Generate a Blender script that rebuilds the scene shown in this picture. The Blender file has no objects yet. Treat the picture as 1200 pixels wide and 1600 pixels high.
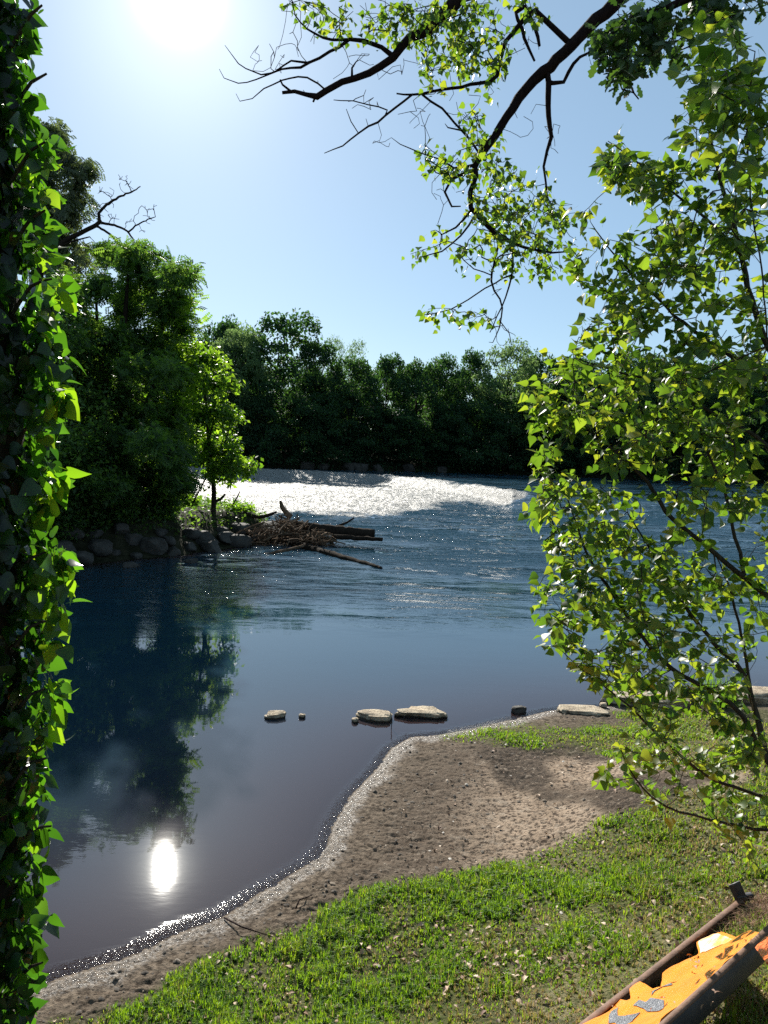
import bpy, math, random
import numpy as np
from math import radians, sin, cos, tan, pi
from mathutils import Matrix, Vector

# ------------------------------------------------------------------ camera, world, sun, exposure
scene = bpy.context.scene
C = scene.collection
FPX, PITCH, ROLL, CAMZ = 1200.0, radians(4.25), radians(2.1), 3.0
_f = np.array([0, cos(PITCH), -sin(PITCH)])
_r0 = np.array([1.0, 0, 0]); _u0 = np.array([0, sin(PITCH), cos(PITCH)])
_r = cos(ROLL) * _r0 + sin(ROLL) * _u0
_u = cos(ROLL) * _u0 - sin(ROLL) * _r0
CAM = np.array([0, 0, CAMZ])
cd = bpy.data.cameras.new('camera'); cam = bpy.data.objects.new('camera', cd); C.objects.link(cam)
cd.sensor_fit = 'VERTICAL'; cd.sensor_height = 32.0; cd.lens = 32.0 * FPX / 1600.0
cd.clip_start = 0.05; cd.clip_end = 3000
cam.matrix_world = Matrix(((_r[0], _u[0], -_f[0], 0), (_r[1], _u[1], -_f[1], 0), (_r[2], _u[2], -_f[2], CAMZ), (0, 0, 0, 1)))
scene.camera = cam

SUN_EL, SUN_AZ = radians(28.6), radians(-15.6)      # azimuth from +Y, negative = to the left
w = bpy.data.worlds.new('World'); scene.world = w; w.use_nodes = True
nt = w.node_tree; nt.nodes.clear()
sky = nt.nodes.new('ShaderNodeTexSky'); sky.sky_type = 'NISHITA'; sky.sun_disc = False
sky.sun_elevation = SUN_EL; sky.sun_rotation = SUN_AZ
sky.altitude = 100; sky.air_density = 1.0; sky.dust_density = 0.3; sky.ozone_density = 3.0
bg = nt.nodes.new('ShaderNodeBackground'); bg.inputs[1].default_value = 0.05
wo = nt.nodes.new('ShaderNodeOutputWorld')
tint = nt.nodes.new('ShaderNodeMix'); tint.data_type = 'RGBA'; tint.blend_type = 'MULTIPLY'; tint.inputs[0].default_value = 1
tint.inputs[7].default_value = (.62, .65, .68, 1); nt.links.new(sky.outputs[0], tint.inputs[6])
# the bright aureole that haze makes round the sun, part of the sky in every direction it is seen from
tc = nt.nodes.new('ShaderNodeTexCoord'); dot = nt.nodes.new('ShaderNodeVectorMath'); dot.operation = 'DOT_PRODUCT'
dot.inputs[1].default_value = (sin(SUN_AZ) * cos(SUN_EL), cos(SUN_AZ) * cos(SUN_EL), sin(SUN_EL)); nt.links.new(tc.outputs['Generated'], dot.inputs[0])
def _m(op, a, b):
    nd = nt.nodes.new('ShaderNodeMath'); nd.operation = op
    for i_, v_ in ((0, a), (1, b)):
        if isinstance(v_, bpy.types.NodeSocket): nt.links.new(v_, nd.inputs[i_])
        else: nd.inputs[i_].default_value = v_
    return nd.outputs[0]
cz = _m('MAXIMUM', dot.outputs['Value'], 0.0)
aur = _m('ADD', _m('MULTIPLY', _m('POWER', cz, 2600.0), 26.0), _m('MULTIPLY', _m('POWER', cz, 160.0), 3.2))
auc = nt.nodes.new('ShaderNodeMix'); auc.data_type = 'RGBA'; auc.blend_type = 'ADD'; auc.inputs[0].default_value = 1
aus = nt.nodes.new('ShaderNodeVectorMath'); aus.operation = 'SCALE'; aus.inputs[0].default_value = (1, 1, .88); nt.links.new(aur, aus.inputs['Scale'])
nt.links.new(tint.outputs[2], auc.inputs[6]); nt.links.new(aus.outputs[0], auc.inputs[7])
hz_ = nt.nodes.new('ShaderNodeMix'); hz_.data_type = 'RGBA'; hz_.blend_type = 'ADD'; hz_.inputs[0].default_value = 1
hz_.inputs[7].default_value = (1.7, 2.5, 2.9, 1); nt.links.new(auc.outputs[2], hz_.inputs[6])
nt.links.new(hz_.outputs[2], bg.inputs[0]); nt.links.new(bg.outputs[0], wo.inputs[0])
sl = bpy.data.lights.new('sun', 'SUN'); sl.energy = 5.0; sl.angle = radians(0.55); sl.color = (1.0, 0.95, 0.86)
sun = bpy.data.objects.new('sun', sl); C.objects.link(sun)
sd = Vector((sin(SUN_AZ) * cos(SUN_EL), cos(SUN_AZ) * cos(SUN_EL), sin(SUN_EL)))
sun.rotation_euler = sd.to_track_quat('Z', 'Y').to_euler(); sun.location = (0, 0, 60)
scene.view_settings.view_transform = 'Standard'; scene.view_settings.look = 'None'
scene.view_settings.exposure = 1.1; scene.view_settings.gamma = 1.0
scene.render.engine = 'CYCLES'
cy = scene.cycles
cy.max_bounces = 7; cy.diffuse_bounces = 2; cy.glossy_bounces = 3; cy.transmission_bounces = 3
cy.transparent_max_bounces = 8; cy.volume_bounces = 0; cy.caustics_reflective = False; cy.caustics_refractive = False
cy.use_denoising = False; cy.sample_clamp_indirect = 3.0; cy.sample_clamp_direct = 40.0

# ------------------------------------------------------------------ maths helpers
def ray(x, y):
    d = (x - 600) / FPX * _r - (y - 800) / FPX * _u + _f
    return d
def P(x, y, dep):                       # the point seen at photo pixel (x, y) at depth dep along the view axis
    return CAM + ray(x, y) * dep
def G(x, y, z=0.0):
    d = ray(x, y); return CAM + d * ((z - CAMZ) / d[2])
def proj(p):
    q = p - CAM
    dz = np.maximum(q @ _f, 1e-3)
    return 600 + FPX * (q @ _r) / dz, 800 - FPX * (q @ _u) / dz, q @ _f
def sstep(a, b, x):
    t = np.clip((x - a) / (b - a), 0, 1); return t * t * (3 - 2 * t)
def _hash(ix, iy, s):
    n = (ix.astype(np.int64) * 374761393 + iy.astype(np.int64) * 668265263 + s * 1442695041) & 0x7fffffff
    n = ((n ^ (n >> 13)) * 1274126177) & 0x7fffffff
    n = n ^ (n >> 16)
    return (n & 0xffff) / 65535.0
def vnoise(x, y, s=0):
    ix = np.floor(x); iy = np.floor(y); fx = x - ix; fy = y - iy
    fx = fx * fx * (3 - 2 * fx); fy = fy * fy * (3 - 2 * fy)
    a = _hash(ix, iy, s); b = _hash(ix + 1, iy, s); c = _hash(ix, iy + 1, s); d = _hash(ix + 1, iy + 1, s)
    return (a + (b - a) * fx) * (1 - fy) + (c + (d - c) * fx) * fy
def fbm(x, y, s=0, o=4, g=0.5):
    t = 0; a = 1; m = 0
    for k in range(o):
        c_, s_ = cos(.6 + 1.1 * k), sin(.6 + 1.1 * k)
        t = t + a * vnoise((x * c_ + y * s_) * 2 ** k + 517.3 + 17.3 * k, (y * c_ - x * s_) * 2 ** k + 809.1 - 9.1 * k, s + k); m += a; a *= g
    return t / m
def segdist(x, y, poly):
    d = np.full(x.shape, 1e9)
    for (x0, y0), (x1, y1) in zip(poly[:-1], poly[1:]):
        dx, dy = x1 - x0, y1 - y0; L = dx * dx + dy * dy + 1e-12
        t = np.clip(((x - x0) * dx + (y - y0) * dy) / L, 0, 1)
        d = np.minimum(d, np.hypot(x - x0 - t * dx, y - y0 - t * dy))
    return d
def inpoly(x, y, poly):
    r = np.zeros(x.shape, bool); n = len(poly)
    for i in range(n):
        x0, y0 = poly[i]; x1, y1 = poly[(i + 1) % n]
        if y0 == y1: continue
        c = ((y0 > y) != (y1 > y)) & (x < (x1 - x0) * (y - y0) / (y1 - y0) + x0)
        r ^= c
    return r
def sd_poly(x, y, poly):                # positive inside
    d = segdist(x, y, list(poly) + [poly[0]]); return np.where(inpoly(x, y, poly), d, -d)

# ------------------------------------------------------------------ object helpers
def mesh_np(name, V, faces, mats, attrs=None, smooth=False):
    """V (n,3); faces: list of (m,k) int arrays, (one material index each)"""
    me = bpy.data.meshes.new(name)
    V = np.ascontiguousarray(V, dtype=np.float32)
    faces = [np.asarray(f, dtype=np.int32) for f in faces if len(f)]
    me.vertices.add(len(V)); me.vertices.foreach_set('co', V.ravel())
    nl = sum(f.size for f in faces); nf = sum(len(f) for f in faces)
    me.loops.add(nl); me.polygons.add(nf)
    me.loops.foreach_set('vertex_index', np.concatenate([f.ravel() for f in faces]))
    st = np.concatenate([np.full(len(f), f.shape[1], dtype=np.int32) for f in faces])
    ls = np.concatenate([[0], np.cumsum(st)[:-1]]).astype(np.int32)
    me.polygons.foreach_set('loop_start', ls)
    if smooth: me.polygons.foreach_set('use_smooth', np.ones(nf, dtype=bool))
    for m in (mats if isinstance(mats, (list, tuple)) else [mats]): me.materials.append(m)
    me.update(calc_edges=True)
    for k, a in (attrs or {}).items():
        at = me.attributes.new(k, 'FLOAT', 'POINT'); at.data.foreach_set('value', np.ascontiguousarray(a, dtype=np.float32))
    return me
def link(name, me, parent=None, label=None, cat=None, group=None, kind=None, loc=None):
    o = bpy.data.objects.new(name, me); C.objects.link(o)
    if loc is not None: o.location = tuple(float(v) for v in loc)
    if parent: o.parent = parent
    if label: o['label'] = label
    if cat: o['category'] = cat
    if group: o['group'] = group
    if kind: o['kind'] = kind
    return o
def thing(name, loc, label, cat, group=None, kind=None):
    o = link(name, None, None, label, cat, group, kind, loc); return o
def part(name, V, faces, mats, root, attrs=None, smooth=False):      # V in world space
    V = np.asarray(V, float) - np.array(root.location)[None, :]
    return link(name, mesh_np(name, V, faces, mats, attrs, smooth), root)

class Mat:
    def __init__(s, name):
        s.m = bpy.data.materials.new(name); s.m.use_nodes = True; s.t = s.m.node_tree; s.t.nodes.clear()
        s.out = s.n('ShaderNodeOutputMaterial')
    def n(s, typ, ins=None, **kw):
        nd = s.t.nodes.new(typ)
        for k, v in kw.items(): setattr(nd, k, v)
        for k, v in (ins or {}).items(): s.set(nd, k, v)
        return nd
    def set(s, nd, k, v):
        i = nd.inputs[k]
        if isinstance(v, bpy.types.NodeSocket): s.t.links.new(v, i)
        elif isinstance(v, bpy.types.Node): s.t.links.new(v.outputs[0], i)
        else:
            if hasattr(i.default_value, '__len__') and not hasattr(v, '__len__'): v = (v,) * len(i.default_value)
            if hasattr(i.default_value, '__len__') and len(i.default_value) == 4 and len(v) == 3: v = (*v, 1)
            i.default_value = v
    def attr(s, a): return s.n('ShaderNodeAttribute', attribute_name=a).outputs['Fac']
    def pos(s): return s.n('ShaderNodeNewGeometry').outputs['Position']
    def map(s, v, sc): return s.n('ShaderNodeMapping', {'Vector': v, 'Scale': sc}).outputs[0]
    def noise(s, v, scale, detail=3, rough=0.55, **k):
        return s.n('ShaderNodeTexNoise', {'Vector': v, 'Scale': scale, 'Detail': detail, 'Roughness': rough}, **k).outputs['Fac']
    def ramp(s, f, stops, interp='LINEAR'):
        r = s.n('ShaderNodeValToRGB', {'Fac': f}); r.color_ramp.interpolation = interp
        e = r.color_ramp.elements
        while len(e) < len(stops): e.new(0.5)
        for x, (p, c) in zip(e, stops): x.position = p; x.color = (*c, 1) if len(c) == 3 else c
        return r.outputs[0]
    def mixc(s, f, a, b, mode='MIX'):
        nd = s.n('ShaderNodeMix', data_type='RGBA', blend_type=mode)
        s.set(nd, 0, f); s.set(nd, 6, a); s.set(nd, 7, b); return nd.outputs[2]
    def math(s, op, a, b=0.0, c=None, clamp=False):
        nd = s.n('ShaderNodeMath', operation=op, use_clamp=clamp); s.set(nd, 0, a); s.set(nd, 1, b)
        if c is not None: s.set(nd, 2, c)
        return nd.outputs[0]
    def mr(s, v, a, b, c=0.0, d=1.0):
        return s.n('ShaderNodeMapRange', {'Value': v, 'From Min': a, 'From Max': b, 'To Min': c, 'To Max': d}).outputs[0]
    def bump(s, h, strength, dist=0.01, normal=None):
        nd = s.n('ShaderNodeBump', {'Height': h, 'Strength': strength, 'Distance': dist})
        if normal is not None: s.set(nd, 'Normal', normal)
        return nd.outputs[0]
    def pr(s, col, rough=0.6, spec=0.5, normal=None, **kw):
        nd = s.n('ShaderNodeBsdfPrincipled', {'Base Color': col, 'Roughness': rough, 'Specular IOR Level': spec})
        if normal is not None: s.set(nd, 'Normal', normal)
        for k, v in kw.items(): s.set(nd, k, v)
        return nd.outputs[0]
    def mixs(s, f, a, b): return s.n('ShaderNodeMixShader', {0: f, 1: a, 2: b}).outputs[0]
    def done(s, sh): s.set(s.out, 'Surface', sh); return s.m

def leaf_mat(name, stops, tstops, trans=0.5, rough=0.45, spec=0.5):
    m = Mat(name); r = m.attr('rnd')
    col = m.ramp(r, stops); tc = m.ramp(r, tstops)
    p = m.pr(col, rough, spec)
    t = m.n('ShaderNodeBsdfTranslucent', {'Color': tc}).outputs[0]
    return m.done(m.mixs(trans, p, t))
def bark_mat(name, a, b, sc=6.0):
    m = Mat(name); v = m.map(m.pos(), (sc, sc, sc * 0.35)); n = m.noise(v, 3.0, 6, 0.7)
    return m.done(m.pr(m.ramp(n, [(0.3, a), (0.7, b)]), 0.95, 0.03, m.bump(n, 0.8, 0.02)))

M_pop = leaf_mat('poplar_leaf', [(0, (.025, .06, .012)), (.6, (.05, .10, .018)), (1, (.11, .16, .035))],
                 [(0, (.10, .22, .012)), (.6, (.24, .40, .02)), (1, (.50, .55, .03))], 0.48, 0.45, 0.40)
M_oak = leaf_mat('oak_leaf', [(0, (.02, .05, .015)), (1, (.045, .085, .02))], [(0, (.03, .08, .01)), (1, (.10, .20, .02))], 0.35, 0.5)
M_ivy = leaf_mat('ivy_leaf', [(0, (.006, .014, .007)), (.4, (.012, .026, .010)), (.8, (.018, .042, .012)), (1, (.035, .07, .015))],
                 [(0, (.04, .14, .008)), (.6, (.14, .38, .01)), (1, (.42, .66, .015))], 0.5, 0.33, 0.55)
M_rob = leaf_mat('robinia_leaf', [(0, (.025, .06, .018)), (1, (.06, .12, .03))], [(0, (.07, .18, .015)), (1, (.26, .44, .04))], 0.5, 0.55, .3)
M_bright = leaf_mat('bright_leaf', [(0, (.04, .085, .012)), (1, (.09, .16, .02))], [(0, (.14, .32, .01)), (1, (.40, .62, .03))], 0.55, 0.5)
M_feather = leaf_mat('dusky_leaf', [(0, (.04, .06, .03)), (1, (.08, .10, .05))], [(0, (.07, .11, .03)), (1, (.2, .26, .06))], 0.4, 0.5)
M_far = leaf_mat('far_leaf', [(0, (.014, .038, .022)), (1, (.034, .08, .034))], [(0, (.02, .07, .010)), (1, (.11, .24, .035))], 0.4, 0.7, 0.2)
M_farp = leaf_mat('far_pale_leaf', [(0, (.05, .10, .045)), (1, (.11, .18, .08))], [(0, (.08, .16, .04)), (1, (.28, .42, .12))], 0.45, 0.7, 0.2)
M_bark = bark_mat('bark', (.012, .010, .008), (.042, .032, .025))
M_twig = bark_mat('twig_bark', (.010, .007, .008), (.034, .022, .022), 20)
M_sap = bark_mat('sapling_bark', (.03, .026, .02), (.08, .065, .045), 20)
M_drift = bark_mat('driftwood_bark', (.05, .035, .025), (.22, .15, .10), 5)

# ------------------------------------------------------------------ layout of shore, spit, weir (world metres)
shore_px = [(-260, 1640), (-80, 1600), (55, 1545), (100, 1525), (200, 1495), (280, 1457), (350, 1432), (405, 1395), (440, 1375), (480, 1350), (510, 1320),
            (518, 1290), (545, 1245), (580, 1210), (610, 1170), (640, 1152), (690, 1147), (740, 1138), (800, 1124), (860, 1110), (940, 1104),
            (1000, 1100), (1100, 1088), (1200, 1078), (1400, 1060), (1700, 1040)]
shore = [(-14, -8), (-7, -1.5), (-4.6, 1.6)] + [tuple(G(x, y)[:2]) for x, y in shore_px] + [(16, 9.0), (30, 12), (60, 10), (120, -20)]
land_poly = shore + [(120, -200), (-60, -200), (-14, -30)]
spit_px = [(60, 892), (150, 880), (230, 872), (300, 866), (360, 856), (400, 850), (440, 846), (455, 838), (440, 826), (400, 815)]
spit = [(-60, 10), (-30, 16), (-16, 20.0)] + [tuple(G(x, y)[:2]) for x, y in spit_px] + [(-9, 31), (-18, 33), (-34, 38), (-70, 50)]
UP = 0.8
crest_px = [(-600, 722), (-100, 724), (300, 731), (400, 733), (560, 741), (690, 752), (760, 762), (800, 770), (900, 776), (1100, 786), (1400, 800), (2200, 830)]
crest = [G(x, y, UP)[:2] for x, y in crest_px]
cr_az = np.array([math.atan2(x, y) for x, y in crest]); cr_r = np.array([math.hypot(x, y) for x, y in crest])
def far_y(x): return 106 + 0.22 * x + 3 * np.sin(x * 0.11)

def water_level(x, y):
    az = np.arctan2(x, y); r = np.hypot(x, y)
    rc = np.interp(az, cr_az, cr_r)
    front = (np.abs(az) < 1.4)
    s = np.where(front, r - rc, -50)
    drop = 5.0 + 8.0 * sstep(0.15, 0.6, az)
    return UP * sstep(-1, 1, 2 * (s + drop) / drop - 1), s

def H(x, y):
    x = np.asarray(x, float); y = np.asarray(y, float)
    d = sd_poly(x, y, land_poly)
    n1 = fbm(x * 0.6, y * 0.6, 3, 3) - 0.5
    dl = np.maximum(d, 0)
    up = 0.055 * dl + 0.20 * np.maximum(dl - 1.2, 0) ** 1.5
    up = np.where(up > 1.0, 1.0 + 0.5 * np.tanh((up - 1.0) / 0.5), up)
    h = np.where(d > 0, up + n1 * 0.14 * sstep(0.5, 2, d), np.maximum(0.09 * d, -0.45 + 0.02 * d))
    h = np.maximum(h, -2.2)
    ds = sd_poly(x, y, spit) + (fbm(x * 0.9, y * 0.9, 8, 3) - 0.5) * 0.8
    hs = np.where(ds > 0, 0.9 * sstep(0, 1.7, ds) + 0.3 * sstep(1.5, 6, ds), 0.5 * ds) + n1 * 0.35 * sstep(0, 1, ds)
    h = np.maximum(h, np.maximum(hs, -2.4))
    wl, s = water_level(x, y)
    h = np.where(s > 0, np.maximum(h, wl - 1.0), h)
    fb = y - far_y(x)
    hf = np.where(fb > 0, UP + 1.4 * sstep(0, 3, fb) + 1.5 * sstep(3, 60, fb), UP - 1.0 + 0.3 * fb) + n1 * 0.3
    h = np.where(fb > -6, np.maximum(h, hf), h)
    return h
def GT(x, y, off=0.0):                  # the ground point seen at a photo pixel
    d = ray(x, y); t = np.concatenate([np.linspace(1.2, 14, 900), np.linspace(14, 140, 1200)])
    p = CAM + d[None] * t[:, None]; hh = H(p[:, 0], p[:, 1]) + off
    k = int(np.argmax(p[:, 2] < hh)); return p[k]

grass_px = [(40, 1640), (60, 1600), (130, 1580), (200, 1555), (300, 1512), (380, 1487), (440, 1458), (500, 1428), (560, 1408), (640, 1385), (700, 1352),
            (770, 1340), (850, 1320), (900, 1300), (950, 1275), (1000, 1262), (1060, 1235), (1130, 1215), (1300, 1190), (1700, 1180), (2600, 1700), (1500, 4000), (-900, 4000)]
patch_px = [(690, 1150), (760, 1128), (830, 1122), (900, 1130), (960, 1120), (1040, 1112), (1120, 1110), (1300, 1110), (1300, 1200), (1100, 1215), (1000, 1200), (930, 1170), (840, 1168), (740, 1160)]
def grass_cover(x, y, z):
    px, py, dz = proj(np.stack([x, y, z], -1))
    front = dz > 0.4
    n = fbm(x * 2.2, y * 2.2, 21, 4)
    g = sstep(-14, 22, sd_poly(px, py, grass_px) + (n - 0.5) * 70)
    p2 = sstep(-12, 14, sd_poly(px, py, patch_px) + (n - 0.5) * 50) * 0.7
    g = np.where(front, np.maximum(g, p2), 1.0)
    bare = sstep(0.40, 0.62, fbm(x * 1.3 + 5, y * 1.3, 55, 4)) # thin spots
    right = sstep(900, 1010, px) * (1 - sstep(1330, 1420, py)) * front
    low = sstep(640, 760, px) * sstep(1500, 1570, py) * front
    g = g * (1 - 0.45 * np.maximum(bare * 0.75, np.maximum(0.75 * right * sstep(.4, .55, n), low)))
    return g

# ------------------------------------------------------------------ ground
def polar(az, rr):
    A, R = np.meshgrid(az, rr); x = R * np.sin(A); y = R * np.cos(A)
    nr, na = A.shape; i = np.arange(nr * na).reshape(nr, na)
    F = np.stack([i[:-1, :-1].ravel(), i[1:, :-1].ravel(), i[1:, 1:].ravel(), i[:-1, 1:].ravel()], -1)
    return x.ravel(), y.ravel(), F[:, ::-1]
M = Mat('ground_soil')
pos = M.pos(); g = M.attr('grass'); wet = M.attr('wet'); spt = M.attr('spit')
n1 = M.noise(pos, 3.0, 6, 0.65); n2 = M.noise(pos, 28.0, 6, 0.7); n3 = M.noise(pos, 90.0, 4, 0.7)
dirt = M.ramp(n1, [(.3, (.21, .155, .11)), (.6, (.32, .245, .18))])
vor = M.n('ShaderNodeTexVoronoi', {'Vector': pos, 'Scale': 34.0}).outputs['Distance']
dirt = M.mixc(M.ramp(n2, [(.44, (1, 1, 1)), (.50, (0, 0, 0))]), dirt, (.06, .045, .034))
dirt = M.mixc(M.ramp(M.noise(pos, 11.0, 5, .75), [(.54, (0, 0, 0)), (.62, (.7, .7, .7))]), dirt, (.33, .27, .21))
mud = M.ramp(n2, [(.4, (.05, .038, .028)), (.6, (.19, .15, .112))])
clod = M.attr('clod')
dirt = M.mixc(M.math('MULTIPLY', clod, M.ramp(n2, [(.42, (0, 0, 0)), (.52, (1, 1, 1))])), dirt, (.05, .04, .032))
base = M.mixc(wet, dirt, mud)
gr = M.ramp(M.noise(pos, 60, 3), [(.35, (.035, .06, .012)), (.65, (.12, .13, .04))])
base = M.mixc(g, base, gr)
bed = M.ramp(M.noise(pos, 8.0, 6, .7), [(.35, (.045, .024, .02)), (.65, (.10, .055, .045))])
base = M.mixc(M.attr('bed'), base, bed)
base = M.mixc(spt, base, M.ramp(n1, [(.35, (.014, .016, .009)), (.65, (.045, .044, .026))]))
grit = M.noise(pos, 170.0, 2, .6)
fl = M.math('MULTIPLY', M.attr('film'), M.ramp(M.noise(pos, 55.0, 4, .7), [(.44, (.12, .12, .12)), (.56, (1, 1, 1))]))
rough = M.math('SUBTRACT', 0.95, M.math('MULTIPLY', fl, 0.80))
hgt = M.math('ADD', M.math('ADD', n2, M.math('MULTIPLY', n3, 0.5)), M.math('MULTIPLY', M.math('MULTIPLY', grit, M.attr('film')), 0.55))
ground_mat = M.done(M.pr(base, rough, M.mr(fl, 0, 1, .04, .8), M.bump(hgt, 0.9, 0.02)))

az = np.concatenate([np.linspace(-pi, -0.62, 60)[:-1], np.linspace(-0.62, 0.62, 860), np.linspace(0.62, pi, 60)[1:]])
rr = np.concatenate([[0.02, 0.6], np.geomspace(1.2, 3, 80)[:-1], np.geomspace(3, 10, 560)[:-1], np.geomspace(10, 12, 24), np.geomspace(12.2, 60, 150), np.geomspace(61, 900, 90)])
gx, gy, gF = polar(az, rr)
gz = H(gx, gy)
dsh = sd_poly(gx, gy, land_poly)
gcov = grass_cover(gx, gy, gz)
near = (np.hypot(gx, gy) < 14)
clodm = sstep(0.42, 0.58, fbm(gx * 1.1, gy * 1.1, 33, 3)) * near
clodm = np.maximum(clodm, near * sstep(1.5, 0.6, dsh) * 0.8)
rgh = (fbm(gx * 12 + 2 * fbm(gx * 3, gy * 3, 4, 2), gy * 20, 5, 4, .6) - 0.5) * 0.025 + (fbm(gx * 45, gy * 60, 6, 3, .6) - 0.5) * 0.012
rgh -= .009 * sstep(.42, .5, 1 - np.abs(fbm(gx * 7, gy * 12, 64, 3) - .5) * 9) * sstep(.4, .6, fbm(gx * 2.2, gy * 2.2, 65, 2))
rgh += -0.012 * sstep(.56, .72, fbm(gx * 5, gy * 5, 61, 3)) * 0.7          # trodden dents
gz = gz + np.where((dsh > 0) & near, rgh * (0.10 + 0.90 * sstep(.05, .45, dsh)) * (0.55 + 0.6 * clodm) * (1 - .4 * gcov), 0)
wet = sstep(0.75, 0.1, dsh + (fbm(gx * 3, gy * 3, 9, 3) - .5) * .5) * (dsh > -0.02)
film = sstep(0.24, 0.03, dsh + (fbm(gx * 6, gy * 6, 12, 3) - .5) * .24)  * sstep(-.01, .05, dsh)
bedm = sstep(-0.02, -0.10, dsh) * (gz < 0.0)
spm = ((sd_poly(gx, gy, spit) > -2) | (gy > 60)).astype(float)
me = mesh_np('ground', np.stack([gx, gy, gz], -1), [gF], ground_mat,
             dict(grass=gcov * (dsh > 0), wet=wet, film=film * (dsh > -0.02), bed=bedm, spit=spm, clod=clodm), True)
link('ground', me, kind='structure', label='bare mud and grass river bank sloping down to the water', cat='ground')

# ------------------------------------------------------------------ river
white_px = [(-400, 728), (200, 733), (400, 727), (480, 730), (560, 737), (640, 744), (690, 750), (740, 757), (802, 767), (818, 775), (780, 783), (700, 786), (640, 796), (560, 800),
            (520, 806), (480, 800), (430, 806), (330, 822), (200, 840), (-400, 850)]
M = Mat('river_water')
pos = M.n('ShaderNodeVectorMath', {0: M.pos(), 1: (137.3, 411.7, 53.1)}, operation='ADD').outputs[0]; fo = M.attr('foam'); ch = M.attr('chop'); al = M.attr('clear'); er = M.attr('edge')
p1 = M.map(pos, (1.0, 2.2, 1)); wv = M.noise(p1, 1.1, 3, .5, noise_dimensions='3D')
p2 = M.map(pos, (1.0, 2.6, 1)); wv2 = M.noise(p2, 5.5, 3, .55)
wv3 = M.noise(M.map(pos, (1, 1.6, 1)), 38, 2, .5)
hh = M.math('ADD', M.math('MULTIPLY', wv, 0.38), M.math('MULTIPLY', wv2, 0.085))
hh = M.math('MULTIPLY', hh, ch)
hh = M.math('ADD', hh, M.math('MULTIPLY', wv3, M.math('MULTIPLY', er, 0.012)))
bmp = M.bump(hh, 1.0, 1.0)
fr = M.n('ShaderNodeFresnel', {'IOR': 1.62, 'Normal': bmp}).outputs[0]
gl = M.n('ShaderNodeBsdfGlossy', {'Color': (1, 1, 1), 'Roughness': 0.019, 'Normal': bmp}).outputs[0]
tr = M.n('ShaderNodeBsdfTransparent', {'Color': (.75, .72, .62)}).outputs[0]
df = M.n('ShaderNodeBsdfDiffuse', {'Color': M.mixc(M.attr('shoal'), (.010, .034, .054), (.075, .038, .034))}).outputs[0]
body = M.mixs(al, df, tr)
wat = M.mixs(M.math('MULTIPLY', fr, .95, clamp=True), body, gl)
fn = M.noise(M.map(pos, (1, 1.6, 1)), 2.6, 6, .75); fn2 = M.noise(M.map(pos, (1, .7, 1)), 12.0, 5, .8)
fh = M.math('ADD', M.math('MULTIPLY', fn, .6), M.math('MULTIPLY', fn2, .4))
thr = M.math('SUBTRACT', 1.02, M.math('MULTIPLY', fo, 0.85))
fm = M.mr(fh, thr, M.math('ADD', thr, .16)); fm = M.math('MULTIPLY', M.math('MAXIMUM', fm, 0.0), M.mr(fo, 0.0, .08), clamp=True)
fcol = M.ramp(fn2, [(.40, (.07, .08, .07)), (.48, (.28, .285, .265)), (.58, (.66, .66, .64))])
fs = M.pr(fcol, .5, .14, M.bump(fh, 1.0, .7))
ft = M.mixs(.15, fs, M.n('ShaderNodeBsdfTranslucent', {'Color': (.3, .3, .28)}).outputs[0])
river_mat = M.done(M.mixs(fm, wat, ft))

az = np.concatenate([np.linspace(-1.55, -0.62, 40)[:-1], np.linspace(-0.62, 0.62, 620), np.linspace(0.62, 1.9, 60)[1:]])
rr = np.concatenate([np.geomspace(3.0, 20, 160), np.geomspace(20.2, 110, 560), np.geomspace(112, 260, 20)])
wx, wy, wF = polar(az, rr)
wl, ws = water_level(wx, wy)
px, py, dz = proj(np.stack([wx, wy, wl], -1))
fd = sd_poly(px, py, white_px)
foam = sstep(-26, 12, fd + (fbm(wx * .5, wy * .35, 71, 4) - .5) * 22) * (ws < 3) * (wy > 20) 
foam = foam * (0.86 + .14 * sstep(.3, .6, fbm(wx * .25, wy * .2, 73, 3)))
dep = wl - H(wx, wy)
chop = 0.001 + 0.12 * sstep(1010, 900, py) + 0.34 * sstep(930, 850, py) * sstep(300, 480, px) + .5 * sstep(850, 790, py)
chop = chop * (1 - .75 * sstep(1, 6, ws)) + .0012
chop += 0.014 * sstep(260, 90, px) * sstep(1130, 1220, py) * sstep(1380, 1300, py)
chop = chop * (0.25 + 1.5 * sstep(.3, .7, fbm(wx * .30 + wy * .12, wy * .55 - wx * .1, 91, 4)))
turb = (fbm(wx * .9, wy * .7, 44, 4, .6) - .5) * 0.38 + (fbm(wx * 4.2, wy * 3.2, 46, 3, .6) - .5) * .20
roll_ = np.sin((ws + 3 * fbm(wx * .3, wy * .3, 48, 2)) * 1.1) * .07
wz = wl + foam ** 1.5 * (turb + roll_ * sstep(0.2, .8, fbm(wx * .18, wy * .18, 49, 2)) + 0.06)
wz = wz + (1 - foam) * sstep(14, 30, np.hypot(wx, wy)) * sstep(2, 0, ws) * (fbm(wx * .8, wy * 1.7, 50, 4, .55) - .5) * .12
keep = (wl - H(wx, wy) > -0.6)
kF = wF[keep[wF].any(1)]
clear = np.exp(-np.maximum(dep, 0) * 11) * .8
link('river', mesh_np('river', np.stack([wx, wy, wz], -1), [kF], river_mat,
     dict(foam=foam, chop=chop, clear=clear, shoal=np.exp(-np.maximum(dep, 0) * 9), edge=.8 * sstep(.013, .0, dep) * (np.hypot(wx, wy) < 12)), True),
     kind='structure', label='river running calm near the bank with white rapids below the weir', cat='river')

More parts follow.
